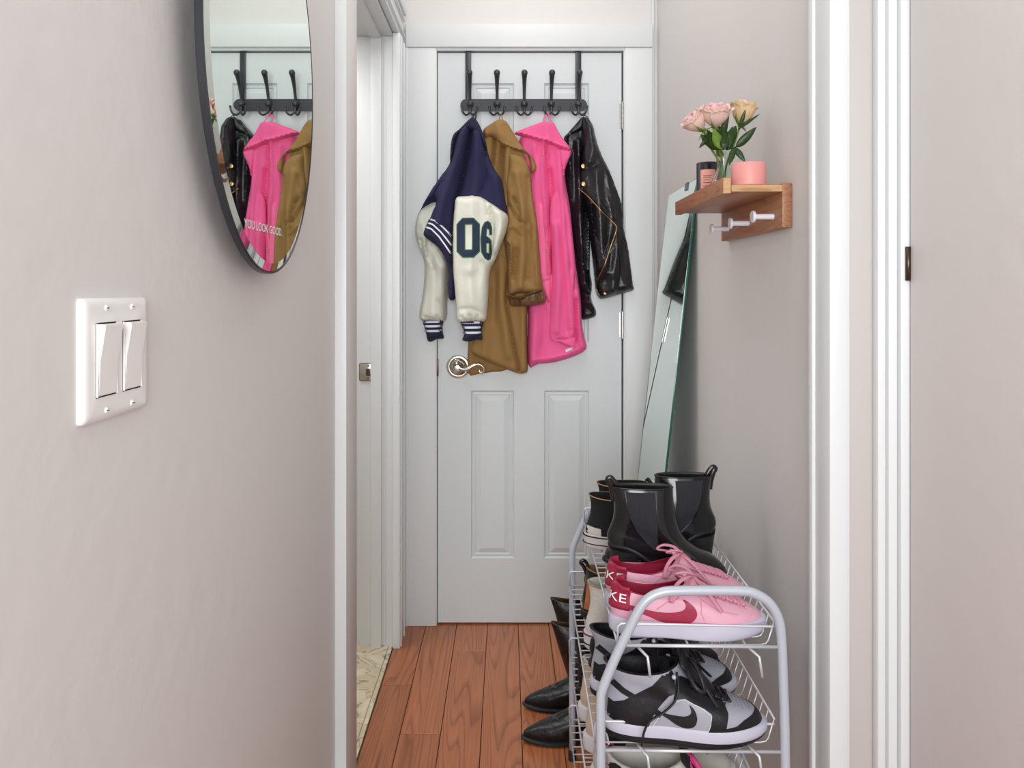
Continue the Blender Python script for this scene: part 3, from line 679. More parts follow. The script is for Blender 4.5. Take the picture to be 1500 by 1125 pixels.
# ------------------------------------------------------------------ oval mirror and light switch on the left wall
om = tag(empty('oval_mirror', (XL, 1.06, 1.518)), 'oval mirror with thin black rim and white lettering YOU LOOK GOOD, on the left wall', 'mirror')
def ell(a, h, n=96): return [(a*math.cos(2*PI*k/n), h*math.sin(2*PI*k/n)) for k in range(n)]
def ell_loft(name, prof, m, cap=True, par=om):
    bm = bmesh.new(); R = [[(x, y, z) for (y, z) in ell(.232+da, .30+da)] for (da, x) in prof]
    loft(bm, [[Vector(p) for p in r] for r in R], False, cap)
    return from_bm(name, bm, m, par, False, 25)
ell_loft('backing', [(-.07, 0), (-.06, 0), (-.06, .026), (-.07, .026)], 'frame_black', True)
ell_loft('rim', [(-.10, .025), (.003, .025), (.0045, .0262), (.0045, .034), (.0035, .0352), (.0012, .0352), (.0004, .033), (-.10, .033)], 'frame_black', True)
ell_loft('mirror_bevel', [(.0005, .0344), (-.011, .0372)], 'mirror', False)
bm = bmesh.new(); bm.faces.new([bm.verts.new((.0372, y, z)) for y, z in ell(.232-.011, .30-.011)]); from_bm('mirror_glass', bm, 'mirror', om)
tb = text_mesh('YOU LOOK GOOD.', .0165)
xs = [v.co.x for v in tb.verts]; wx = max(xs)-min(xs)
for v in tb.verts:
    # reads left to right for someone facing the mirror
    u = v.co.x/wx*.160; v.co = Vector((.0376, (1.03-1.06)+u, 1.276-1.518+v.co.y-.004))
from_bm('lettering', tb, 'decal_white', om)
sw = tag(empty('light_switch', (XL, .700, 1.118+.008)), 'white double rocker light switch plate on the left wall beside the oval mirror', 'light switch')
bm = bmesh.new(); w, h = .058, .0565
prof = [(0, 0), (0, .003), (.0015, .0052), (.004, .0066), (.008, .0072)]
rr = []
for i, x in prof:
    ring = []
    for cx_, cz_, a0 in ((w-i-.004, h-i-.004, 0), (-(w-i-.004), h-i-.004, 90), (-(w-i-.004), -(h-i-.004), 180), (w-i-.004, -(h-i-.004), 270)):
        for k in range(5):
            a = math.radians(a0+k*22.5); ring.append(Vector((x, cx_+.004*math.cos(a), cz_+.004*math.sin(a))))
    rr.append(ring)
loft(bm, rr, True, True)
from_bm('plate', bm, 'switch_white', sw, False, 30)
for cy in (-.023, .023):
    bm = bmesh.new(); bx(bm, .0068, .0076, cy-.0172, cy+.0172, -.0342, .0342); slot = from_bm('slot', bm, 'dark_gap', sw)
    bm = bmesh.new()
    vs = [(.0075, -.033), (.0088, -.0325), (.0105, 0), (.0155, .0325), (.0075, .033)]
    A = [bm.verts.new((x, cy-.0158, z)) for x, z in vs]; B = [bm.verts.new((x, cy+.0158, z)) for x, z in vs]
    bm.faces.new(A); bm.faces.new(B[::-1])
    for i in range(5): bm.faces.new((A[i], B[i], B[(i+1) % 5], A[(i+1) % 5]))
    bmesh.ops.bevel(bm, geom=bm.edges[:], offset=.0008, segments=2, affect='EDGES')
    from_bm('rocker', bm, 'switch_white', sw, False, 25)
    bm = bmesh.new()
    for (a, b_, c, d) in ((cy-.0172, cy-.0160, -.0335, .0335), (cy+.0160, cy+.0172, -.0335, .0335)): bx(bm, .0072, .0092, a, b_, c, d, .0004)
    from_bm('surround', bm, 'switch_white', sw)
    for cz_ in (-.0475, .0475):
        bm = bmesh.new(); lathe_bm(bm, [(0, .0092), (.0018, .0088), (.0030, .0074), (.0030, .006)], n=16)
        bmesh.ops.transform(bm, matrix=Matrix.Translation((0, cy, cz_)) @ Matrix.Rotation(PI/2, 4, 'Y'), verts=bm.verts)
        s = from_bm('screw', bm, 'switch_white', sw, False, 40)
        box('screw_slot', .0088, .0093, cy-.0018, cy+.0018, cz_-.0004, cz_+.0004, 'dark_gap', s)

# ------------------------------------------------------------------ leaning frameless mirror
lm = tag(empty('leaning_mirror', (.373, 2.24, 0)), 'tall frameless glass mirror with green edge leaning on the right wall', 'mirror')
dxm, dzm = (.536-.373), 1.505; Lm = math.hypot(dxm, dzm); ux = Vector((dxm/Lm, 0, dzm/Lm)); nx = Vector((-ux.z, 0, ux.x))
def slab(name, y0, y1, l0, l1, t0, t1, m, par, bev=0):
    bm = bmesh.new(); bx(bm, l0, l1, y0, y1, t0, t1, bev)
    for v in bm.verts: p = ux*v.co.x + nx*v.co.z + Vector((0, v.co.y, 0)); v.co = p
    return from_bm(name, bm, m, par, False, 30 if bev else None)
slab('glass', -.185, .18, 0, Lm, -.006, 0, 'glass_edge', lm, .0008)
slab('mirror_face', -.1835, .1785, .002, Lm-.002, -.0005, .0004, 'mirror', lm)
slab('bevel', .172, .180, .002, Lm-.002, .0003, .0009, 'glass_edge', lm)
bm = bmesh.new()
bx(bm, Lm-.02, Lm+.003, -.09, -.06, -.008, .003)
for v in bm.verts: v.co = ux*v.co.x+nx*v.co.z+Vector((0, v.co.y, 0))
from_bm('clip', bm, 'hook_black', lm)

# ------------------------------------------------------------------ wall shelf with pegs and what stands on it
sh = tag(empty('wall_shelf', (XR, 1.568, 1.31)), 'small wooden wall shelf with three white pegs on the right wall', 'shelf')
def lb(name, x0, x1, y0, y1, z0, z1, m, bev=.0015): return local(box(name, x0, x1, y0, y1, z0, z1, m, None, bev), sh)
lb('back_panel', .519, .5375, 1.373, 1.764, 1.308, 1.392, 'shelf_wood')
lb('shelf_board', .423, .5185, 1.375, 1.760, 1.375, 1.389, 'shelf_wood')
lb('front_rail', .407, .4225, 1.373, 1.762, 1.371, 1.4025, 'shelf_wood')
lb('end_cap', .408, .4215, 1.3715, 1.3732, 1.3725, 1.401, 'shelf_endgrain', 0)
lb('end_cap', .4235, .519, 1.3735, 1.3752, 1.376, 1.388, 'shelf_endgrain', 0)
for y in (1.42, 1.563, 1.706):
    bm = bmesh.new(); lathe_bm(bm, [(0, .0), (.0058, .0), (.0054, .036), (.007, .037), (.0112, .0375), (.0118, .040), (.011, .0425), (0, .0425)], n=28)
    bmesh.ops.transform(bm, matrix=Matrix.Translation((.5195, y, 1.333)) @ Matrix.Rotation(-PI/2, 4, 'Y'), verts=bm.verts)
    local(from_bm('peg', bm, 'peg_white', None, False, 35), sh)
pc1 = tag(empty('pink_candle', (.468, 1.412, 1.3895)), 'squat pink round candle tin at the near end of the wall shelf', 'candle')
lathe('tin', [(0, 0), (.031, 0), (.0325, .0015), (.0325, .003), (.0322, .0045), (.0325, .006), (.0325, .043), (.0318, .0445), (.030, .0445), (.0298, .038), (0, .038)], 'candle_pink', pc1, 56)
bc = tag(empty('black_candle', (.4525, 1.64, 1.3895)), 'black glass candle jar with a pink label at the far end of the wall shelf', 'candle')
lathe('jar', [(0, 0), (.022, 0), (.0245, .002), (.0248, .004), (.0255, .083), (.0250, .0855), (.0235, .0855), (.0228, .07), (0, .07)], 'candle_black', bc, 48)
bm = bmesh.new(); n = 14; a0, a1 = math.radians(218), math.radians(292)
grid = [[Vector(((.0258+.0001*j)*math.cos(a0+(a1-a0)*i/n), (.0258+.0001*j)*math.sin(a0+(a1-a0)*i/n), .006+.062*j/4)) for i in range(n+1)] for j in range(5)]
def grid_bm(bm, g):
    V = [[bm.verts.new(p) for p in r] for r in g]
    for A, B in zip(V, V[1:]):
        for i in range(len(A)-1): bm.faces.new((A[i], A[i+1], B[i+1], B[i]))
grid_bm(bm, grid); lab = from_bm('label', bm, 'label_pink', bc, True)
def wrap_text(s, size, z, R, ac, m, par, wmax, name='printing'):
    t = text_mesh(s, size); xs = [v.co.x for v in t.verts]; k = wmax/(max(xs)-min(xs))
    for v in t.verts:
        a = ac+v.co.x*k/R; v.co = Vector((R*math.cos(a), R*math.sin(a), z+v.co.y))
    return from_bm(name, t, m, par)
for i, z in enumerate((.053, .050, .044, .038, .031, .026, .021, .014)):
    bm = bmesh.new(); g = [[Vector((.0265*math.cos(math.radians(232+a)), .0265*math.sin(math.radians(232+a)), z+dz)) for a in range(0, 44-6*(i % 3), 4)] for dz in (0, .0012)]
    grid_bm(bm, g); from_bm('printing', bm, 'label_ink', bc)
for o in list(bc.children):
    if o.name.startswith('printing'): o.parent = lab
vx, vy = .455, 1.530
vs_ = tag(empty('bud_vase', (vx, vy, 1.3895)), 'clear glass bud vase holding three roses on the wall shelf', 'vase')
lathe('glass_body', [(0, 0), (.018, 0), (.024, .003), (.0275, .010), (.0275, .020), (.023, .034), (.0155, .050), (.0135, .060), (.0145, .074), (.019, .088), (.0225, .0975), (.0215, .0978), (.0178, .0885), (.0128, .074), (.0118, .060), (.0138, .050), (.021, .034), (.0255, .020), (.0255, .011), (.022, .006), (.016, .004), (0, .004)], 'vase_glass', vs_, 48)
def petal(w, h, cup, curl, nx_=10, ny_=10, tip=.25):
    g = []
    for j in range(ny_+1):
        v = j/ny_; row = []
        ww = w*(.32+.68*math.sin(min(1, v*1.35)*PI/2))*(1 if v < .6 else math.sqrt(max(.02, 1-((v-.6)/.4)**2*(1-tip*.5))))
        for i in range(nx_+1):
            u = (i/nx_-.5)*2
            r = cup*(math.sin(v*PI*.62)**.8) + curl*max(0, v-.68)**2*8
            a = u*ww/max(.006, cup*1.25)
            a = max(-1.5, min(1.5, a))
            R = max(.002, r)
            z = h*v - .10*h*u*u*v - curl*max(0, v-.8)*1.5 + .0008*math.sin(u*9+v*5)
            row.append(Vector((R*math.cos(a), R*math.sin(a), z)))
        g.append(row)
    return g
def rose(name, c, d, size, label, mo, mi, openness=1.0, seed=1):
    """rose head at c facing along d, stem into the vase"""
    rnd = random.Random(seed)
    root = tag(empty(name, c), label, 'flower')
    M = Vector((0, 0, 1)).rotation_difference(Vector(d).normalized()).to_matrix().to_4x4()
    layers = [(3, .30, .92, .0), (4, .46, .98, .02), (5, .66, 1.0, .10), (5, .86, .98, .22), (5, 1.0, .90, .36)]
    for li, (k, cup, hh, curl) in enumerate(layers):
        bm = bmesh.new()
        for q in range(k):
            g = petal(size*(.55+.55*cup), size*1.9*hh, size*cup*openness*.95, size*curl*openness)
            an = 2*PI*q/k+li*.9+rnd.uniform(-.15, .15)
            Rz = Matrix.Rotation(an, 4, 'Z') @ Matrix.Rotation(rnd.uniform(-.04, .06), 4, 'Y')
            grid_bm(bm, [[M @ (Rz @ p) - M @ Vector((0, 0, size*.8)) for p in r] for r in g])
        o = from_bm('petals', bm, mi if li < 3 else mo, root, True)
        s = o.modifiers.new('s', 'SOLIDIFY'); s.thickness = .0006
    base = Vector(c) - M.to_3x3() @ Vector((0, 0, size*.8))
    lb_ = base-Vector(c)
    bm = bmesh.new()   # hip and sepals
    lathe_bm(bm, [(0, -.006), (.004, -.005), (.0055, 0), (.0045, .004)], n=14)
    bmesh.ops.transform(bm, matrix=Matrix.Translation(lb_) @ M, verts=bm.verts)
    for q in range(5):
        an = 2*PI*q/5+rnd.random(); L = size*rnd.uniform(.9, 1.5); rows = []
        for j in range(7):
            v = j/6; hw = .0042*(1-v)**.8*(.7+.6*v); r = .003+L*.62*math.sin(v*1.7); z = -.002+L*v*.65*(1 if q % 2 else -.45)
            rows.append([M @ (Matrix.Rotation(an, 4, 'Z') @ Vector((r, s*hw, z))) + lb_ for s in (-1, 0, 1)])
        grid_bm(bm, rows)
    o = from_bm('sepals', bm, 'stem_green', root, True); s = o.modifiers.new('s', 'SOLIDIFY'); s.thickness = .0007
    foot = Vector((vx+rnd.uniform(-.006, .006), vy+rnd.uniform(-.006, .006), 1.3895+.012))
    mid = Vector((vx+(c[0]-vx)*.18, vy+(c[1]-vy)*.18, 1.3895+.066)); 
    st = tube('stem', [Vector(base)-Vector(c), (Vector(base)*.5+mid*.5+Vector((0, 0, -.004)))-Vector(c), mid-Vector(c), foot-Vector(c)], .0021, 'stem_green', root, 8, 6)
    return root
def leaf(par, a, b, wid, bend, m='leaf_green', side=None):
    """pointed leaf from a to b (world), arched by bend"""
    a = Vector(a); b = Vector(b); t = (b-a); L = t.length; t.normalize()
    s = (side or t.cross(Vector((0, 1, .2)))).normalized(); nrm = s.cross(t).normalized(); g = []
    for j in range(11):
        v = j/10; hw = wid*math.sin(PI*v**.75)**.9+.0002; row = []
        for i in (-1, -.5, 0, .5, 1): row.append(a+t*L*v+s*hw*i+nrm*(bend*math.sin(PI*v)+abs(i)*hw*.35+.0008*math.sin(v*22+i)) - par.location)
        g.append(row)
    bm = bmesh.new(); grid_bm(bm, g); o = from_bm('leaf', bm, m, par, True)
    sm = o.modifiers.new('s', 'SOLIDIFY'); sm.thickness = .0006
    return o
def Q(px, py, d): p = P(px, py, d); return (p.x, p.y, p.z)
r1 = rose('rose', Q(1021, 181, 1.50), (-.72, -.15, .66), .0235, 'pale pink rose leaning out to the left of the bud vase', 'rose_petal', 'rose_petal_pink', 1.0, 2)
r2 = rose('rose', Q(1048, 172, 1.485), (-.05, -.34, .92), .0265, 'largest blush pink rose, in the middle of the bud vase', 'rose_petal', 'rose_petal_pink', 1.08, 5)
r3 = rose('rose', Q(1088, 168, 1.50), (.18, -.15, .98), .0265, 'yellowing pink-tipped rose at the right of the bud vase', 'rose_petal_old', 'rose_petal_pink', .92, 9)
g_ = lambda px, py, d=1.50: P(px, py, d)
leaf(r2, g_(1052, 216), g_(1068, 168, 1.485), .0085, .004)
leaf(r2, g_(1050, 218), g_(1036, 190, 1.48), .0105, .004)
leaf(r2, g_(1062, 218, 1.49), g_(1058, 184, 1.47), .014, .004, 'leaf_green')
leaf(r2, g_(1058, 219, 1.48), g_(1045, 188, 1.465), .010, .003, 'stem_green')
leaf(r2, g_(1068, 216, 1.49), g_(1073, 186, 1.475), .010, .003)
leaf(r1, g_(1046, 213), g_(1026, 197, 1.50), .009, .003)
leaf(r1, g_(1036, 204), g_(1024, 217, 1.50), .0035, .002)
leaf(r3, g_(1078, 216, 1.50), g_(1108, 186, 1.49), .0085, -.004)
leaf(r3, g_(1080, 190, 1.49), g_(1113, 167, 1.49), .0032, .002)
leaf(r3, g_(1084, 186, 1.49), g_(1092, 160, 1.478), .0035, -.002)
leaf(r3, g_(1072, 208, 1.49), g_(1078, 184, 1.48), .008, .002, 'leaf_green')
leaf(r3, g_(1076, 216, 1.49), g_(1092, 238, 1.48), .0062, -.003)
leaf(r3, g_(1078, 214, 1.485), g_(1068, 242, 1.47), .0065, .002)
leaf(r2, g_(1056, 219, 1.495), g_(1040, 196, 1.475), .012, .003)
leaf(r2, g_(1060, 220, 1.50), g_(1052, 182, 1.50), .013, .003)
leaf(r2, g_(1064, 220, 1.51), g_(1078, 196, 1.50), .011, .003)
leaf(r1, g_(1052, 219, 1.50), g_(1032, 203, 1.49), .008, .003)
leaf(r3, g_(1062, 219, 1.47), g_(1064, 196, 1.455), .009, .003)
leaf(r1, g_(1058, 230, 1.52), g_(1050, 214, 1.53), .007, .002, 'stem_green')
leaf(r3, g_(1066, 214, 1.50), g_(1074, 200, 1.50), .009, .002)

# ------------------------------------------------------------------ shoe rack
sr = tag(empty('shoe_rack', (.3, 1.52, 0)), 'grey metal four-tier wire shoe rack standing along the right wall', 'shoe rack')
def RK(x, t, z): return Vector((x+.013*t, 1.19+.66*t, z))
def fr(t):
    s = 898.0; pl = [(880, 1300), (880, 1120), (880, 1030), (882, 1012), (888, 995), (902, 962), (922, 920), (938, 890), (952, 875), (972, 867), (1000, 865), (1080, 865), (1105, 869), (1126, 882), (1139, 903), (1144, 930), (1147, 1000), (1150, 1120), (1151, 1300)]
    out = [RK((px-742)/s, t, 1.19-(py-425)/s) for px, py in pl]
    out[0].z = .018; out[-1].z = .018
    return out
for t in (0, 1):
    f_ = local(tube('side_frame', fr(t), .0079, 'rack_paint', None, 14, 4), sr)
    for x in (.1537, .4555):
        bm = bmesh.new(); lathe_bm(bm, [(0, 0), (.0105, 0), (.0105, .02), (.0095, .026), (0, .026)], RK(x, t, 0).x, RK(x, t, 0).y, 18)
        ft = from_bm('foot_cap', bm, 'frame_black', f_, False, 35); ft.matrix_parent_inverse = Matrix.Identity(4)
    for z in (.611, .44, .27, .10):
        xl = .155 if z < .5 else .19
        c_ = tube('crossbar', [RK(xl, t, z), RK(.449, t, z-.003)], .0028, 'wire_paint', f_, 8); c_.matrix_parent_inverse = Matrix.Identity(4)
TZ = [.606, .4455, .2775, .1075]
for k, z in enumerate(TZ):
    xa = .183 if k == 0 else .146; xb_ = .205 if k == 0 else .168; bm = bmesh.new(); r = .0014
    e0, e1 = .018, .985
    N = 24
    for i in range(N):
        t = e0+(e1-e0)*i/(N-1)
        tube_bm(bm, [RK(xa, t, z), RK(.418, t, z), RK(.427, t, z+.002), RK(.431, t, z+.008), RK(.440, t, z+.037)], r, 6)
    for x, zz in ((xa, z), (xb_, z-.003), (.30, z-.003), (.395, z-.003)):
        tube_bm(bm, [RK(x, e0, zz), RK(x, e1, zz)], .0019, 7)
    tube_bm(bm, [RK(.441, e0, z+.038), RK(.441, e1, z+.038)], .0019, 7)
    for t in (e0, e1):
        tube_bm(bm, [RK(xa, t, z-.002), RK(xa, t, z+.030), RK(xa+.005, t, z+.035), RK(.436, t, z+.030), RK(.441, t, z+.030)], .0021, 7)
        s = -1 if t < .5 else 1
    # hooks over the end crossbars
    for x in (.215, .395):
        for t, s in ((e0, -1), (e1, 1)):
            p = RK(x, t, z-.003); tube_bm(bm, [p, p+Vector((.004, s*.012, 0)), p+Vector((.012, s*.026, -.004)), p+Vector((.016, s*.028, -.036))], .0024, 7)
    local(from_bm('wire_shelf', bm, 'wire_paint', None, True), sr)

# ------------------------------------------------------------------ shoes
def ringpts(k, n=72):
    xb, zb, xf, zf, w, foot, sag = k; pts = []
    for i in range(n):
        t = 2*PI*i/n; u = (1-math.cos(t))/2; s = 1 if math.sin(t) >= 0 else -1
        e = math.sqrt(max(0, 1-abs(2*u-1)**2.3))
        def ss(a, b, x): x = min(1, max(0, (x-a)/(b-a))); return x*x*(3-2*x)
        F = (.76+.24*ss(.32, .68, u)-.14*ss(.72, 1, u))*math.sqrt(max(0, 1-abs(2*u-1)**4))
        yy = w*((1-foot)*e+foot*F)*s
        pts.append(Vector((xb+(xf-xb)*u, yy+.006*foot*math.sin(PI*u)*0, zb+(zf-zb)*u-sag*4*u*(1-u))))
    return pts
def interp(keys, m):
    K = np.array(keys, float); n = len(K); out = []
    for s in np.linspace(0, n-1, m):
        i = min(int(s), n-2); t = s-i; a, b, c, d = K[max(i-1, 0)], K[i], K[i+1], K[min(i+2, n-1)]
        out.append(.5*((2*b)+(-a+c)*t+(2*a-5*b+4*c-d)*t*t+(-a+3*b-3*c+d)*t**3))
    return out
def shell(name, keys, m, par, rings=34, cap0=True, cap1=True, angle=50):
    bm = bmesh.new(); loft(bm, [ringpts(k) for k in interp(keys, rings)], cap0, cap1)
    return from_bm(name, bm, m, par, False, angle)
def inner(name, keys, m, par, depth=.05, wall=.004):
    """lining: turns over the collar and drops inside, following the upper"""
    ks = interp(keys, 60); top = ks[-1]; zt = (top[1]+top[3])/2; rings = [list(top)]
    for k in ks[::-1]:
        dz = zt-(k[1]+k[3])/2
        if dz > depth: break
        w = wall if len(rings) > 2 else wall*.5*len(rings)
        xf = min(k[2], top[2]+.012)
        rings.append([k[0]+w, k[1]+(.0012 if len(rings) < 3 else 0), xf-w, k[3]+(.0012 if len(rings) < 3 else 0), k[4]*(1-.12*max(0, (k[2]-top[2])/.05))-w, k[5]*.6, k[6]])
    bm = bmesh.new(); loft(bm, [ringpts(k) for k in rings], False, True)
    return from_bm(name, bm, m, par, False, 60)
EL = math.radians(24)
def panel(name, poly, host, m, par, off=.0012, step=.004, mirror=True, smooth=0, bv=None, both=True, el=EL):
    if smooth: poly = [(p.x, p.y) for p in crv(poly, smooth, True)]
    vo, tris, bd = fill2d(poly, step); bv = bv or bvh_of(host); out = []
    for s in ((-1, 1) if both else (-1,)):
        D = Vector((0, -s*math.cos(el), -math.sin(el))); U = Vector((0, -s*math.sin(el), math.cos(el)))
        F = []; B = []; bad = set()
        for i, (x, v) in enumerate(vo):
            p = Vector((x, 0, 0))+U*float(v)-D*.4; h = bv.ray_cast(p, D)
            if h[0] is None or (s < 0 and h[0].y > .03) or (s > 0 and h[0].y < -.03):
                h = bv.find_nearest(Vector((x, s*.02, 0))+U*float(v)); q, nn = h[0], h[1]
                if nn.dot(q-Vector((q.x, 0, q.z-.01))) < 0: nn = -nn
            else:
                q, nn = h[0], h[1]
                if nn.dot(D) > 0: nn = -nn
            F.append(q+nn*off); B.append(q-nn*.0012)
        tr = [t for t in tris if not (set(t) & bad)]
        if tr: out.append(solid(name, F, B, tr, m, par))
    return out
def surf_tube(bm, pts, bv, r, off=.0015, flat=.5, n=8):
    out = []
    for p in pts:
        h = bv.ray_cast(Vector((p[0], p[1], .4)), Vector((0, 0, -1)))
        z = h[0].z if h[0] is not None else .05
        out.append(Vector((p[0], p[1], z+off)))
    tube_bm(bm, out, r, n, False, flat)
def laces(name, host, m, par, x0, x1, rows, hw=.019, r=.0028, bow=None, cross=True):
    bv = bvh_of(host); bm = bmesh.new()
    for i in range(rows):
        x = x0+(x1-x0)*i/(rows-1); xn = x0+(x1-x0)*(i+.8)/(rows-1)
        w = hw*(1-.15*i/rows)
        for s in (-1, 1):
            if cross: pts = [(x+(xn-x)*(j/8), s*w*(1-2*j/8)) for j in range(9)]
            else: pts = [(x, s*w*(1-2*j/8)) for j in range(9)]
            surf_tube(bm, pts, bv, r, .0028+.0012*(s > 0))
            if not cross: break
    for pth in (bow or []): tube_bm(bm, crv(pth, 6), r, 8, False, .55)
    o = from_bm(name, bm, m, par, True)
    bm = bmesh.new()
    for i in range(rows):
        x = x0+(x1-x0)*i/(rows-1); w = hw*(1-.15*i/rows)+.003
        for s in (-1, 1):
            h = bv.ray_cast(Vector((x, s*w, .4)), Vector((0, 0, -1)))
            if h[0] is None: continue
            bmesh.ops.create_uvsphere(bm, u_segments=8, v_segments=6, radius=.0022, matrix=Matrix.Translation(h[0]))
    from_bm('eyelets', bm, m, par, True)
    return o
def tongue(par, a, b, w, m, th=.007, arch=.010):
    """padded tongue from a (x,z) low to b (x,z) top"""
    g = []
    a = Vector((a[0], 0, a[1])); b = Vector((b[0], 0, b[1])); t = (b-a).normalized(); n = Vector((t.z, 0, -t.x))
    rings = []
    for j in range(10):
        v = j/9; c = a+(b-a)*v; ww = w*(.8+.3*v)*(1 if v < .85 else math.sqrt(max(.1, 1-((v-.85)/.15)**2*.9))); ring = []
        for i in range(16):
            an = 2*PI*i/16; y = ww*math.cos(an); q = math.sin(an)*th*.5
            ring.append(c+Vector((0, y, 0))+n*(q-arch*(y/w)**2))
        rings.append(ring)
    bm = bmesh.new(); loft(bm, rings); return from_bm('tongue', bm, m, par, True)
def copy_tree(o, parent=None):
    c = o.copy(); C.objects.link(c)
    if parent is not None: c.parent = parent; c.matrix_parent_inverse = o.matrix_parent_inverse.copy()
    for ch in list(o.children): copy_tree(ch, c)
    return c
def place(o, x, y, z, deg, ry=0, rx=0, label=None):
    o.location = (x, y, z); o.rotation_euler = (math.radians(rx), math.radians(ry), math.radians(deg))
    if label: o['label'] = label
    return o
K9 = .262/930

# --- pink low sneakers
def make_blazer():
    r = tag(empty('low_top_sneaker'), '', 'sneaker', 'pair of pink low-top sneakers')
    up = [(.004, .020, .256, .020, .045, 1, 0), (-.001, .040, .254, .034, .046, 1, 0), (-.001, .055, .242, .045, .0445, 1, 0), (.002, .066, .222, .054, .042, 1, 0), (.003, .076, .196, .064, .038, .92, .002),
          (.004, .083, .168, .075, .0345, .7, .008), (.005, .086, .145, .085, .031, .4, .014), (.006, .089, .132, .091, .029, .2, .019)]
    u = shell('upper', up, 'shoe_pink', r, 44, True, False)
    inner('lining', up, 'shoe_maroon', r)
    so = [(.004, .000, .238, .000, .043, 1, 0), (-.002, .002, .250, .004, .047, 1, 0), (-.004, .014, .262, .014, .0485, 1, 0), (-.003, .026, .263, .030, .0480, 1, .0), (.000, .030, .259, .034, .0465, 1, .001)]
    shell('sole', so, 'rubber_lilac', r, 16)
    f = lambda X, Y: ((X-340)*K9, (1227-(Y+.12*(1075-X)))*K9-.0183)
    S = [(425, 937), (430, 962), (490, 990), (550, 1018), (600, 1045), (660, 1070), (720, 1086), (770, 1086), (805, 1076), (828, 1052), (831, 1025), (815, 990), (785, 962), (755, 944), (768, 972), (765, 995), (745, 1008), (700, 1013), (640, 1007), (570, 990), (500, 966)]
    panel('swoosh', [f(*p) for p in S], u, 'shoe_maroon', r, .0016, .0035, smooth=2)
    # heel tab wrapped round the back
    bv = bvh_of(u)
    def wrap(s, z, out):
        a = s/.030; D = Vector((math.cos(a), math.sin(a), 0)); o0 = Vector((.036, 0, z))-D*.2
        h = bv.ray_cast(o0, D)
        return (h[0] - D*out) if h[0] is not None else Vector((.036, 0, z))-D*.032
    rows = [[wrap(s, z, .0022) for s in np.linspace(-.040, .040, 33)] for z in np.linspace(.046, .0885, 9)]
    # below the dip of the collar keep inside the upper
    bm = bmesh.new(); grid_bm(bm, rows); ht = from_bm('heel_tab', bm, 'shoe_maroon', r, True)
    m_ = ht.modifiers.new('s', 'SOLIDIFY'); m_.thickness = .0026
    t = text_mesh('NIKE', .0215)
    bmesh.ops.subdivide_edges(t, edges=[e for e in t.edges if e.calc_length() > .004], cuts=2)
    bmesh.ops.triangulate(t, faces=t.faces)
    xs = [v.co.x for v in t.verts]; kx = .060/(max(xs)-min(xs))
    for v in t.verts: v.co = wrap(v.co.x*kx+.004, .060+v.co.y, .0040)
    from_bm('heel_lettering', t, 'decal_white', ht)
    panel('toe_overlay', [f(*p) for p in [(1080, 1010), (1130, 1018), (1170, 1045), (1165, 1075), (1110, 1100), (1200, 1112), (1250, 1095), (1245, 1060), (1190, 1010), (1120, 990)]], u, 'shoe_pink', r, .0014, .005)
    for pl in ([(845, 935), (900, 985), (960, 1030), (1075, 1062)], [(860, 960), (855, 1030), (875, 1085)], [(600, 985), (660, 950), (735, 930)]):
        panel('seam', strip([f(*p) for p in pl], .0013), u, 'lace_pink', r, .0009, .003)
    tongue(r, (.170, .076), (.122, .106), .028, 'shoe_pink')
    A = [[(.140, 0, .100), (.128, -.018, .106), (.110, -.034, .102), (.098, -.043, .088), (.095, -.045, .072), (.103, -.044, .082), (.120, -.032, .094), (.142, 0, .099)],
         [(.140, 0, .100), (.132, .018, .107), (.116, .032, .106), (.106, .038, .096), (.120, .028, .096), (.142, 0, .100)],
         [(.14, 0, .101), (.136, -.010, .108), (.124, -.016, .113), (.111, -.014, .110), (.116, -.006, .105), (.14, 0, .101)],
         [(.14, -.002, .100), (.155, -.025, .088), (.170, -.042, .068), (.178, -.047, .056)],
         [(.14, .002, .100), (.152, .022, .090), (.168, .036, .074)]]
    laces('laces', u, 'lace_pink', r, .148, .212, 6, .020, .0042, A)
    return r
bl = make_blazer(); bl.scale = (1, 1, .92)
place(bl, .1795, 1.258, TZ[0]+.002, -3.0, label='pink low-top sneaker with maroon swoosh, nearest on the top tier of the rack')
bl2 = place(copy_tree(bl), .185, 1.345, TZ[0]+.002, 5.0, label='pink low-top sneaker with maroon collar, behind its mate on the top tier')

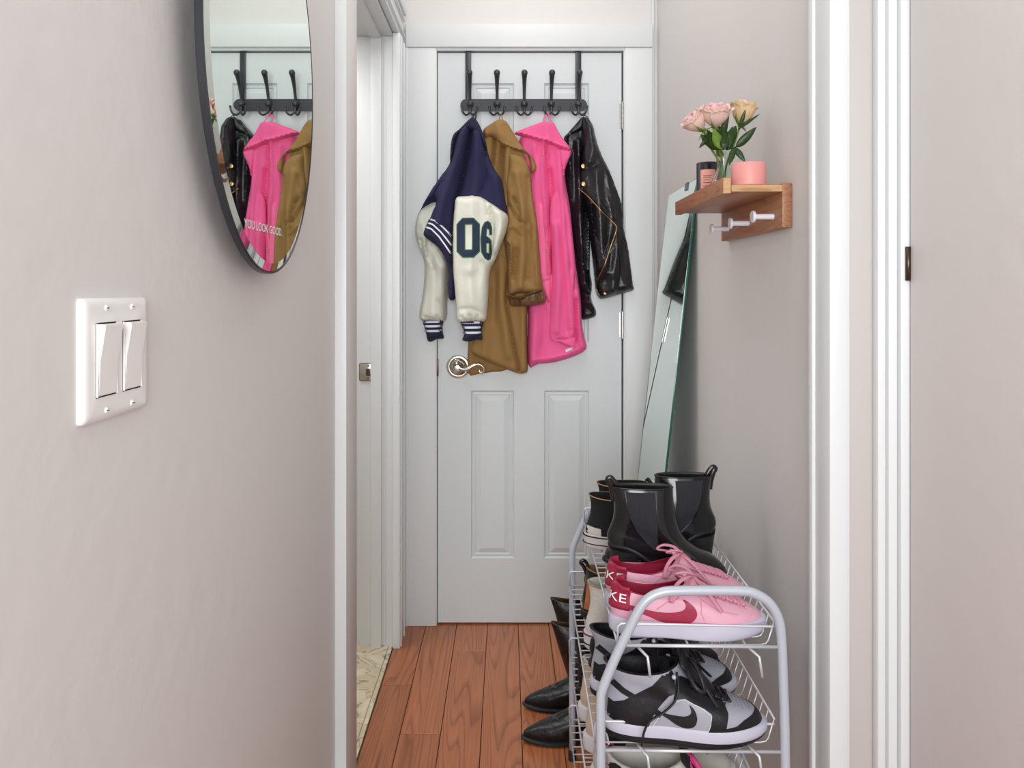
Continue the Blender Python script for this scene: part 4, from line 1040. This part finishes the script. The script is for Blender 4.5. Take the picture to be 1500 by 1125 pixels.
# --- grey and black high sneakers
def make_dunk():
    r = tag(empty('high_top_sneaker'), '', 'sneaker', 'pair of grey and black high-top sneakers')
    up = [(.004, .022, .256, .022, .046, 1, 0), (-.001, .045, .254, .040, .047, 1, 0), (.0, .060, .243, .054, .0455, 1, 0), (.003, .074, .222, .063, .043, 1, 0), (.005, .087, .192, .073, .0395, .92, 0),
          (.005, .100, .162, .087, .037, .7, .001), (.001, .112, .140, .101, .0355, .35, .003), (-.003, .122, .127, .116, .035, .15, .006), (-.005, .129, .120, .129, .0345, .05, .010)]
    u = shell('upper', up, 'shoe_grey', r, 48, True, False)
    inner('lining', up, 'shoe_black', r, .07, .006)
    so = [(.006, .000, .236, .003, .045, 1, 0), (-.003, .002, .254, .009, .0495, 1, 0), (-.004, .012, .262, .017, .0505, 1, 0)]
    shell('outsole', so, 'shoe_black', r, 12)
    so = [(-.003, .012, .260, .017, .0496, 1, 0), (-.005, .020, .265, .024, .0500, 1, 0), (-.003, .029, .264, .034, .0490, 1, 0), (.001, .032, .258, .037, .0468, 1, 0)]
    shell('midsole', so, 'rubber_lilac', r, 14)
    k = .262/920
    f = lambda X, Y: ((X-305)*k, (815-(Y+.0986*(1090-X)))*k-.0183)
    panel('heel_panel', [f(*p) for p in [(318, 480), (345, 500), (400, 495), (455, 470), (560, 420), (640, 345), (672, 330), (690, 380), (690, 470), (655, 480), (600, 540), (555, 600), (540, 648), (480, 655), (410, 648), (350, 620), (310, 570)]], u, 'shoe_black', r, .0014, .004)
    panel('ankle_strap', strip([f(*p) for p in [(340, 385), (400, 440), (470, 485), (560, 545), (610, 585)]], .0085), u, 'shoe_black', r, .0026, .004)
    panel('eyestay', [f(*p) for p in [(690, 440), (680, 500), (745, 500), (790, 530), (850, 560), (890, 592), (885, 640), (870, 690), (820, 740), (880, 745), (930, 690), (968, 676), (985, 600), (975, 555), (940, 490), (870, 455), (800, 420), (730, 380), (700, 380)]], u, 'shoe_black', r, .0014, .004)
    panel('toe_guard', [f(*p) for p in [(850, 745), (905, 690), (968, 676), (1030, 668), (1075, 640), (1130, 618), (1165, 590), (1172, 560), (1195, 585), (1212, 625), (1205, 660), (1170, 700), (1100, 735), (1000, 752), (900, 755)]], u, 'shoe_black', r, .0014, .004)
    panel('swoosh', [f(*p) for p in [(585, 560), (610, 580), (650, 605), (690, 635), (730, 655), (765, 660), (795, 650), (808, 620), (805, 590), (790, 555), (765, 533), (775, 560), (775, 580), (762, 592), (735, 597), (690, 590), (640, 578)]], u, 'shoe_black', r, .0018, .0035, smooth=2)
    panel('swoosh_piping', strip([f(*p) for p in [(555, 650), (600, 590), (680, 512), (740, 503), (790, 533), (845, 565), (888, 600), (880, 650), (865, 690), (815, 738)]], .0012), u, 'rubber_white', r, .0022, .003)
    # toe box perforations
    bv = bvh_of(u); bm = bmesh.new()
    for i in range(7):
        for j in range(-3, 4):
            if abs(j) > 3-(i > 4): continue
            h = bv.ray_cast(Vector((.196+.0062*i, j*.0062+(.003 if i % 2 else 0), .3)), Vector((0, 0, -1)))
            if h[0] is not None: bmesh.ops.create_uvsphere(bm, u_segments=6, v_segments=4, radius=.0009, matrix=Matrix.Translation(h[0]))
    from_bm('perforations', bm, 'perforation', r, True)
    tongue(r, (.175, .083), (.122, .150), .029, 'shoe_black', .010)
    A = [[(.132, 0, .134), (.140, -.02, .142), (.150, -.044, .126), (.154, -.050, .104), (.140, -.05, .112), (.130, -.03, .128), (.132, 0, .134)],
         [(.132, 0, .134), (.128, .02, .144), (.126, .038, .138), (.12, .045, .12), (.13, .02, .128), (.132, 0, .134)],
         [(.112, -.036, .128), (.114, -.040, .105), (.108, -.046, .085), (.090, -.050, .067), (.068, -.0515, .052), (.058, -.053, .034), (.054, -.054, .012)],
         [(.134, -.01, .136), (.145, -.03, .128), (.160, -.045, .104), (.176, -.050, .078)],
         [(.138, 0, .13), (.15, .02, .12), (.166, .03, .10), (.18, .034, .085)]]
    laces('laces', u, 'lace_black', r, .140, .192, 6, .022, .0036, A)
    for s in (-1, 1):
        bm = bmesh.new(); bmesh.ops.create_uvsphere(bm, u_segments=10, v_segments=8, radius=.004, matrix=Matrix.Translation((.108, s*.0345, .119)))
        from_bm('top_eyelet', bm, 'rack_paint', r, True)
    return r
dk = make_dunk(); dk.scale = (1, 1, .94)
place(dk, .168, 1.232, TZ[1]+.002, -4.5, label='grey and black high-top sneaker, nearest on the second tier of the rack')
dk2 = place(copy_tree(dk), .158, 1.350, TZ[1]+.002, -2.0, label='grey and black high-top sneaker, half hidden behind its mate on the second tier')

# --- black heeled ankle boots
def make_boot():
    r = tag(empty('ankle_boot'), '', 'boot', 'pair of black heeled ankle boots')
    H = .070
    up = [(.004, H+.004, .238, .012, .036, 1, .010), (-.001, H+.018, .236, .026, .0385, 1, .008), (.001, H+.032, .226, .040, .0385, 1, .004), (.006, H+.044, .208, .056, .037, .95, .002), (.010, H+.055, .176, .074, .0365, .8, 0), (.012, H+.066, .152, .094, .037, .5, 0),
          (.013, H+.080, .140, .120, .036, .25, 0), (.012, H+.100, .134, .150, .033, .1, 0), (.010, H+.112, .131, .174, .029, .05, 0), (.007, .196, .130, .196, .024, 0, 0)]
    u = shell('upper', up, 'boot_leather', r, 54, True, False)
    inner('lining', up, 'boot_sole', r, .08, .004)
    # sole following the arch
    bm = bmesh.new(); rr_ = []
    for (dz, g) in ((-.006, -.001), (-.004, .0015), (0, .002), (.003, .0005)):
        ring = []
        for p in ringpts((.002, 0, .241, 0, .038, 1, 0)):
            u_ = p.x/.241; z = H*(1-min(1, max(0, (u_-.12)/.50)))**1.0 if u_ > .12 else H
            if u_ > .12: q = min(1, (u_-.12)/.50); z = H*(1-q*q*(3-2*q))
            z += .006+.006*max(0, (u_-.8)/.2)**2
            s = 1+g/.038; ring.append(Vector(((p.x-.12)*(1+g/.12)+.12, p.y*s, z+dz)))
        rr_.append(ring)
    loft(bm, rr_); from_bm('sole', bm, 'boot_sole', r, False, 40)
    hk = [(.012, 0, .056, 0, .024, 0, 0), (.010, .002, .058, .002, .0255, 0, 0), (.008, .03, .062, .03, .0265, 0, 0), (.002, H+.001, .076, H-.012, .030, 0, 0)]
    shell('heel', hk, 'boot_sole', r, 12)
    # elastic gussets
    panel('elastic_gusset', [(.034, .190), (.038, .160), (.044, .135), (.056, .110), (.074, .088), (.090, .072), (.097, .080), (.095, .110), (.092, .150), (.092, .190)], u, 'boot_elastic', r, .0010, .005, el=0)
    for pl in ([(.032, .191), (.036, .160), (.042, .133), (.054, .108), (.072, .086), (.090, .069)], [(.094, .191), (.094, .150), (.097, .110), (.099, .078)]):
        panel('seam', strip(pl, .0016), u, 'boot_leather', r, .0024, .004, el=0)
    # pull loops
    for x, s in ((.011, -1), (.122, 1)):
        if s > 0: continue
        tube('pull_loop', [(x+.002, 0, .165), (x-.001, 0, .185), (x-.006, 0, .203), (x-.010, 0, .210), (x-.006, 0, .214), (x, 0, .208), (x+.006, 0, .197), (x+.006, 0, .180)], .0045, 'boot_leather', r, 10, 5, 1.4)
    tube('top_binding', [p for p in ringpts((.007, .196, .130, .196, .0243, 0, 0), 48)], .0018, 'boot_leather', r, 8, 0, 1, True)
    return r
bt = make_boot(); bt.scale = (1, 1, .955)
place(bt, .204, 1.474, TZ[0]+.001, -3, label='black heeled ankle boot with elastic side, toe to the right, behind the pink sneakers')
bt2 = place(copy_tree(bt), .447, 1.562, TZ[0]+.001, 181, label='black heeled ankle boot facing the other way, heel and pull loop to the right')

# --- canvas high tops
def make_canvas(name, up_m, stripe1, stripe2, rub, group, cat='sneaker'):
    r = tag(empty(name), '', cat, group)
    up = [(.004, .020, .252, .020, .042, 1, 0), (.0, .040, .250, .034, .043, 1, 0), (.002, .056, .238, .046, .042, 1, 0), (.006, .070, .210, .060, .039, .95, 0), (.009, .085, .175, .078, .036, .7, 0), (.010, .100, .150, .098, .034, .35, 0), (.008, .120, .134, .120, .034, .1, 0), (.004, .134, .126, .134, .035, 0, .004)]
    u = shell('upper', up, up_m, r, 44, True, False)
    inner('lining', up, up_m, r, .07, .003)
    tube('collar_binding', [p for p in ringpts(up[-1], 48)], .0016, 'tan_lining', r, 8, 0, 1, True)
    shell('sole', [(.004, .0, .24, .0, .042, 1, 0), (-.003, .002, .252, .004, .0445, 1, 0), (-.004, .030, .258, .032, .0450, 1, 0), (0, .033, .252, .036, .043, 1, 0)], rub, r, 14)
    bm = bmesh.new(); tube_bm(bm, [p for p in ringpts((-.005, .029, .259, .031, .0455, 1, 0), 90)], .0017, 8, True); from_bm('foxing_stripe', bm, stripe1, r, True)
    bm = bmesh.new(); tube_bm(bm, [p for p in ringpts((-.005, .010, .256, .012, .0452, 1, 0), 90)], .0013, 8, True); from_bm('foxing_stripe', bm, stripe2, r, True)
    shell('toe_cap', [(.205, .03, .254, .03, .036, 0, 0), (.206, .044, .250, .040, .034, 0, 0), (.212, .054, .240, .048, .024, 0, 0), (.220, .056, .232, .052, .01, 0, 0)], rub, r, 12)
    laces('laces', u, 'rubber_white', r, .142, .200, 6, .018, .0026)
    tongue(r, (.170, .080), (.128, .146), .026, up_m, .006)
    panel('heel_patch', [(-.002, .030), (.034, .030), (.032, .052), (-.001, .056)], u, rub, r, .0016, .005, el=0)
    return r
cv = make_canvas('canvas_high_top', 'canvas_black', 'canvas_black', 'canvas_black', 'rubber_worn', 'pair of black canvas high-tops')
cv.scale = (1, 1, .86)
place(cv, .180, 1.668, TZ[0]+.003, -3, 2, label='black canvas high-top with worn white rubber sole, left of the ankle boots')
cv2 = place(copy_tree(cv), .215, 1.768, TZ[0]+.003, -1, label='second black canvas high-top, far end of the top tier behind the ankle boots')
cw = make_canvas('cream_high_top', 'canvas_cream', 'rubber_red', 'canvas_black', 'rubber_white', 'pair of cream canvas high-tops')
place(cw, .165, 1.525, TZ[1]+.002, -3, label='cream canvas high-top with red and black sole stripes on the second tier')

# --- other dark shoes
def make_loafer(name, m, lin, label, cat='shoe', strap=True, h=.075):
    r = tag(empty(name), label, cat)
    up = [(.004, .012, .250, .012, .038, 1, 0), (-.001, .035, .250, .026, .040, 1, 0), (.001, .050, .236, .036, .039, 1, 0), (.004, h*.85, .200, .048, .036, .9, .004), (.006, h, .155, h*.78, .033, .6, .012)]
    u = shell('upper', up, m, r, 30, True, False); inner('lining', up, lin, r, .04, .004)
    shell('sole', [(.004, 0, .244, 0, .038, 1, 0), (-.003, .002, .254, .003, .041, 1, 0), (-.003, .012, .255, .014, .041, 1, 0), (.002, .014, .250, .016, .038, 1, 0)], 'boot_sole', r, 10)
    if strap:
        bm = bmesh.new(); surf_tube(bm, [(.15, y) for y in np.linspace(-.034, .034, 15)], bvh_of(u), .006, .002, .35); from_bm('strap', bm, m, r, True)
    return r
fl = make_loafer('black_flat_shoe', 'shoe_black', 'tan_lining', 'plain black flat shoe behind the grey high-tops on the second tier', strap=False, h=.060)
place(fl, .165, 1.443, TZ[1]+.002, -2)
def make_chelsea(label):
    r = tag(empty('tan_sided_ankle_boot'), label, 'boot')
    up = [(.004, .012, .250, .012, .038, 1, 0), (.0, .035, .249, .030, .040, 1, 0), (.003, .055, .232, .045, .039, 1, 0), (.006, .070, .195, .062, .037, .8, 0), (.008, .085, .160, .082, .036, .4, 0), (.008, .112, .135, .108, .036, .1, .01)]
    u = shell('upper', up, 'boot_leather', r, 34, True, False); inner('lining', up, 'tan_lining', r, .06, .005)
    shell('sole', [(.004, 0, .244, 0, .038, 1, 0), (-.003, .002, .254, .003, .041, 1, 0), (-.003, .014, .255, .014, .041, 1, 0), (.002, .016, .250, .016, .038, 1, 0)], 'boot_sole', r, 10)
    panel('side_patch', [(.004, .02), (.06, .02), (.05, .075), (.012, .085)], u, 'tan_leather', r, .0015, .006, el=0)
    tube('pull_loop', [(.010, 0, .095), (.004, 0, .112), (-.003, 0, .121), (.003, 0, .126), (.012, 0, .118), (.014, 0, .10)], .004, 'boot_leather', r, 10, 5)
    return r
mat('tan_leather', (176, 104, 66), .5, bump=.1)
place(make_chelsea('black ankle boot with tan side and pull loop, second tier behind the cream high-top'), .172, 1.665, TZ[1]+.002, 0)
place(make_loafer('black_slip_on', 'black_matte', 'tan_lining', 'dark grey slip-on shoe at the far end of the second tier', strap=False, h=.07), .19, 1.775, TZ[1]+.002, 3)
# tier three
em = make_loafer('embroidered_shoe', 'canvas_black', 'shoe_black', 'black shoe embroidered with yellow and cream flowers on the third tier', strap=False, h=.095)
place(em, .162, 1.660, TZ[2]+.002, 0)
ub = [c for c in em.children if c.name.startswith('upper')][0]
rnd = random.Random(4)
for i, (cx_, cz_, m_) in enumerate([(.018, .078, 'embroidery_yellow'), (.045, .082, 'embroidery_yellow'), (.022, .052, 'embroidery_cream'), (.045, .050, 'embroidery_cream'), (.030, .026, 'embroidery_yellow'), (.07, .06, 'embroidery_cream'), (.065, .03, 'embroidery_yellow')]):
    pl = [(cx_+(.010+.0035*math.cos(5*a))*math.cos(a), cz_*.9+(.008+.003*math.cos(5*a))*math.sin(a)) for a in np.linspace(0, 2*PI, 26)[:-1]]
    panel('embroidered_flower', pl, ub, m_, em, .0018, .004, el=0)
place(make_loafer('black_slip_on', 'black_matte', 'shoe_black', 'black slip-on shoe at the far end of the third tier', strap=False, h=.07), .17, 1.77, TZ[2]+.002, 0)
def make_runner(mu, ml, label, group, stripes=False):
    r = tag(empty('laced_sneaker'), label, 'sneaker', group)
    up = [(.004, .022, .256, .022, .044, 1, 0), (-.001, .045, .254, .040, .045, 1, 0), (.002, .065, .240, .054, .043, 1, 0), (.005, .085, .205, .070, .039, .9, 0), (.006, .105, .165, .096, .036, .5, .004), (.004, .128, .135, .128, .035, .1, .012)]
    u = shell('upper', up, mu, r, 40, True, False); inner('lining', up, 'sneaker_cream', r, .06, .006)
    shell('sole', [(.004, 0, .244, .002, .043, 1, 0), (-.005, .003, .258, .008, .047, 1, 0), (-.006, .028, .264, .030, .047, 1, 0), (.0, .032, .256, .034, .044, 1, 0)], 'rubber_white', r, 12)
    tongue(r, (.176, .080), (.128, .148), .029, 'canvas_black', .010)
    A = [[(.135, 0, .135), (.145, -.03, .140), (.16, -.046, .118), (.15, -.045, .110), (.135, 0, .135)], [(.135, 0, .135), (.14, .03, .142), (.15, .045, .12), (.14, .03, .12), (.135, 0, .135)],
         [(.140, -.01, .132), (.162, -.03, .112), (.182, -.042, .085)]]
    laces('laces', u, ml, r, .140, .205, 7, .021, .0040, A)
    if stripes:
        panel('black_collar_panel', [(.0, .115), (.02, .085), (.05, .080), (.055, .095), (.02, .125)], u, 'canvas_black', r, .0015, .005, el=0)
        for i in range(4): panel('red_stripe', strip([(.008+.011*i, .104-.006*i), (.016+.011*i, .086-.004*i)], .0035), u, 'lace_magenta', r, .0028, .003, el=0)
    return r
ru = make_runner('sneaker_cream', 'lace_magenta', 'cream sneaker with magenta laces, nearest on the third tier', 'pair of cream sneakers with magenta laces', True)
place(ru, .165, 1.238, TZ[2]+.002, -3)
ru2 = place(copy_tree(ru), .160, 1.345, TZ[2]+.002, 2, label='cream sneaker with magenta laces, second on the third tier')
be = make_runner('sneaker_beige', 'rubber_white', 'beige sneaker seen through the left side of the third tier', None)
place(be, .158, 1.452, TZ[2]+.002, 2)
be2 = place(copy_tree(be), .158, 1.556, TZ[2]+.002, 0, label='second beige sneaker, deeper on the third tier')

# --- western boots on the floor
def make_western():
    r = tag(empty('western_boot'), '', 'boot', 'pair of black western boots')
    up = [(.010, .040, .286, .010, .030, .8, .012), (.004, .056, .284, .026, .036, .85, .010), (.003, .070, .262, .038, .038, .9, .004), (.006, .085, .222, .052, .0375, .85, 0), (.012, .10, .178, .070, .036, .6, 0), (.018, .125, .150, .102, .037, .3, 0),
          (.018, .165, .166, .160, .044, .1, 0), (.026, .22, .186, .22, .045, 0, 0), (.042, .28, .202, .275, .033, 0, 0), (.046, .318, .214, .312, .020, 0, .016)]
    bm = bmesh.new(); ks = interp(up, 56); rings = []
    for k in ks:
        ring = ringpts(k)
        tp = max(0, 1-(k[1]-.042)/.06)      # snip toe narrows near the sole
        for p in ring:
            u = (p.x-k[0])/max(1e-6, (k[2]-k[0])); q = max(0, (u-.62)/.38)
            p.y *= 1-.24*q**1.3*min(1, .35+k[5])
        rings.append(ring)
    loft(bm, rings, True, False); u = from_bm('upper', bm, 'western_leather', r, False, 55)
    inner('lining', up, 'dark_lining', r, .10, .004)
    bm = bmesh.new(); rr_ = []
    for (dz, g) in ((-.006, 0), (-.003, .003), (.001, .003), (.002, 0)):
        ring = []
        for p in ringpts((.006, 0, .290, 0, .036+g, 1, 0)):
            uu = p.x/.29; q = min(1, max(0, (uu-.2)/.35)); z = .040*(1-q*q*(3-2*q))+.007+.006*max(0, (uu-.8)/.2)**2
            p.y *= 1-.20*max(0, (uu-.62)/.38)**1.3
            ring.append(Vector((p.x+g*(1 if uu > .5 else -1), p.y, z+dz)))
        rr_.append(ring)
    loft(bm, rr_); from_bm('sole', bm, 'boot_sole', r, False, 40)
    shell('heel', [(.018, 0, .066, 0, .026, 0, 0), (.016, .02, .068, .02, .028, 0, 0), (.008, .044, .076, .038, .031, 0, 0)], 'boot_sole', r, 8)
    for i in range(4):
        panel('stitching', strip([(.168+.008*i, .112-.010*i-.02), (.182+.008*i, .090-.008*i-.012), (.196+.006*i, .060-.006*i)], .0016), u, 'hook_black', r, .0016, .004)
    for s in (-1, 1):
        tube('pull_strap', [(.150, s*.041, .25), (.152, s*.036, .28), (.154, s*.028, .306), (.154, s*.022, .308), (.154, s*.016, .29)], .006, 'western_leather', r, 8, 5, .4)
    return r
wb1 = make_western()
place(wb1, .330, 1.945, 0.001, 180+4, label='black pointed western boot standing on the wooden floor, the nearer of the pair')
wb2 = place(copy_tree(wb1), .338, 2.090, 0.001, 180+2, label='black pointed western boot standing nearer the white door, behind its mate')
for o in bpy.data.objects:
    if '_dm' in o.keys(): del o['_dm']
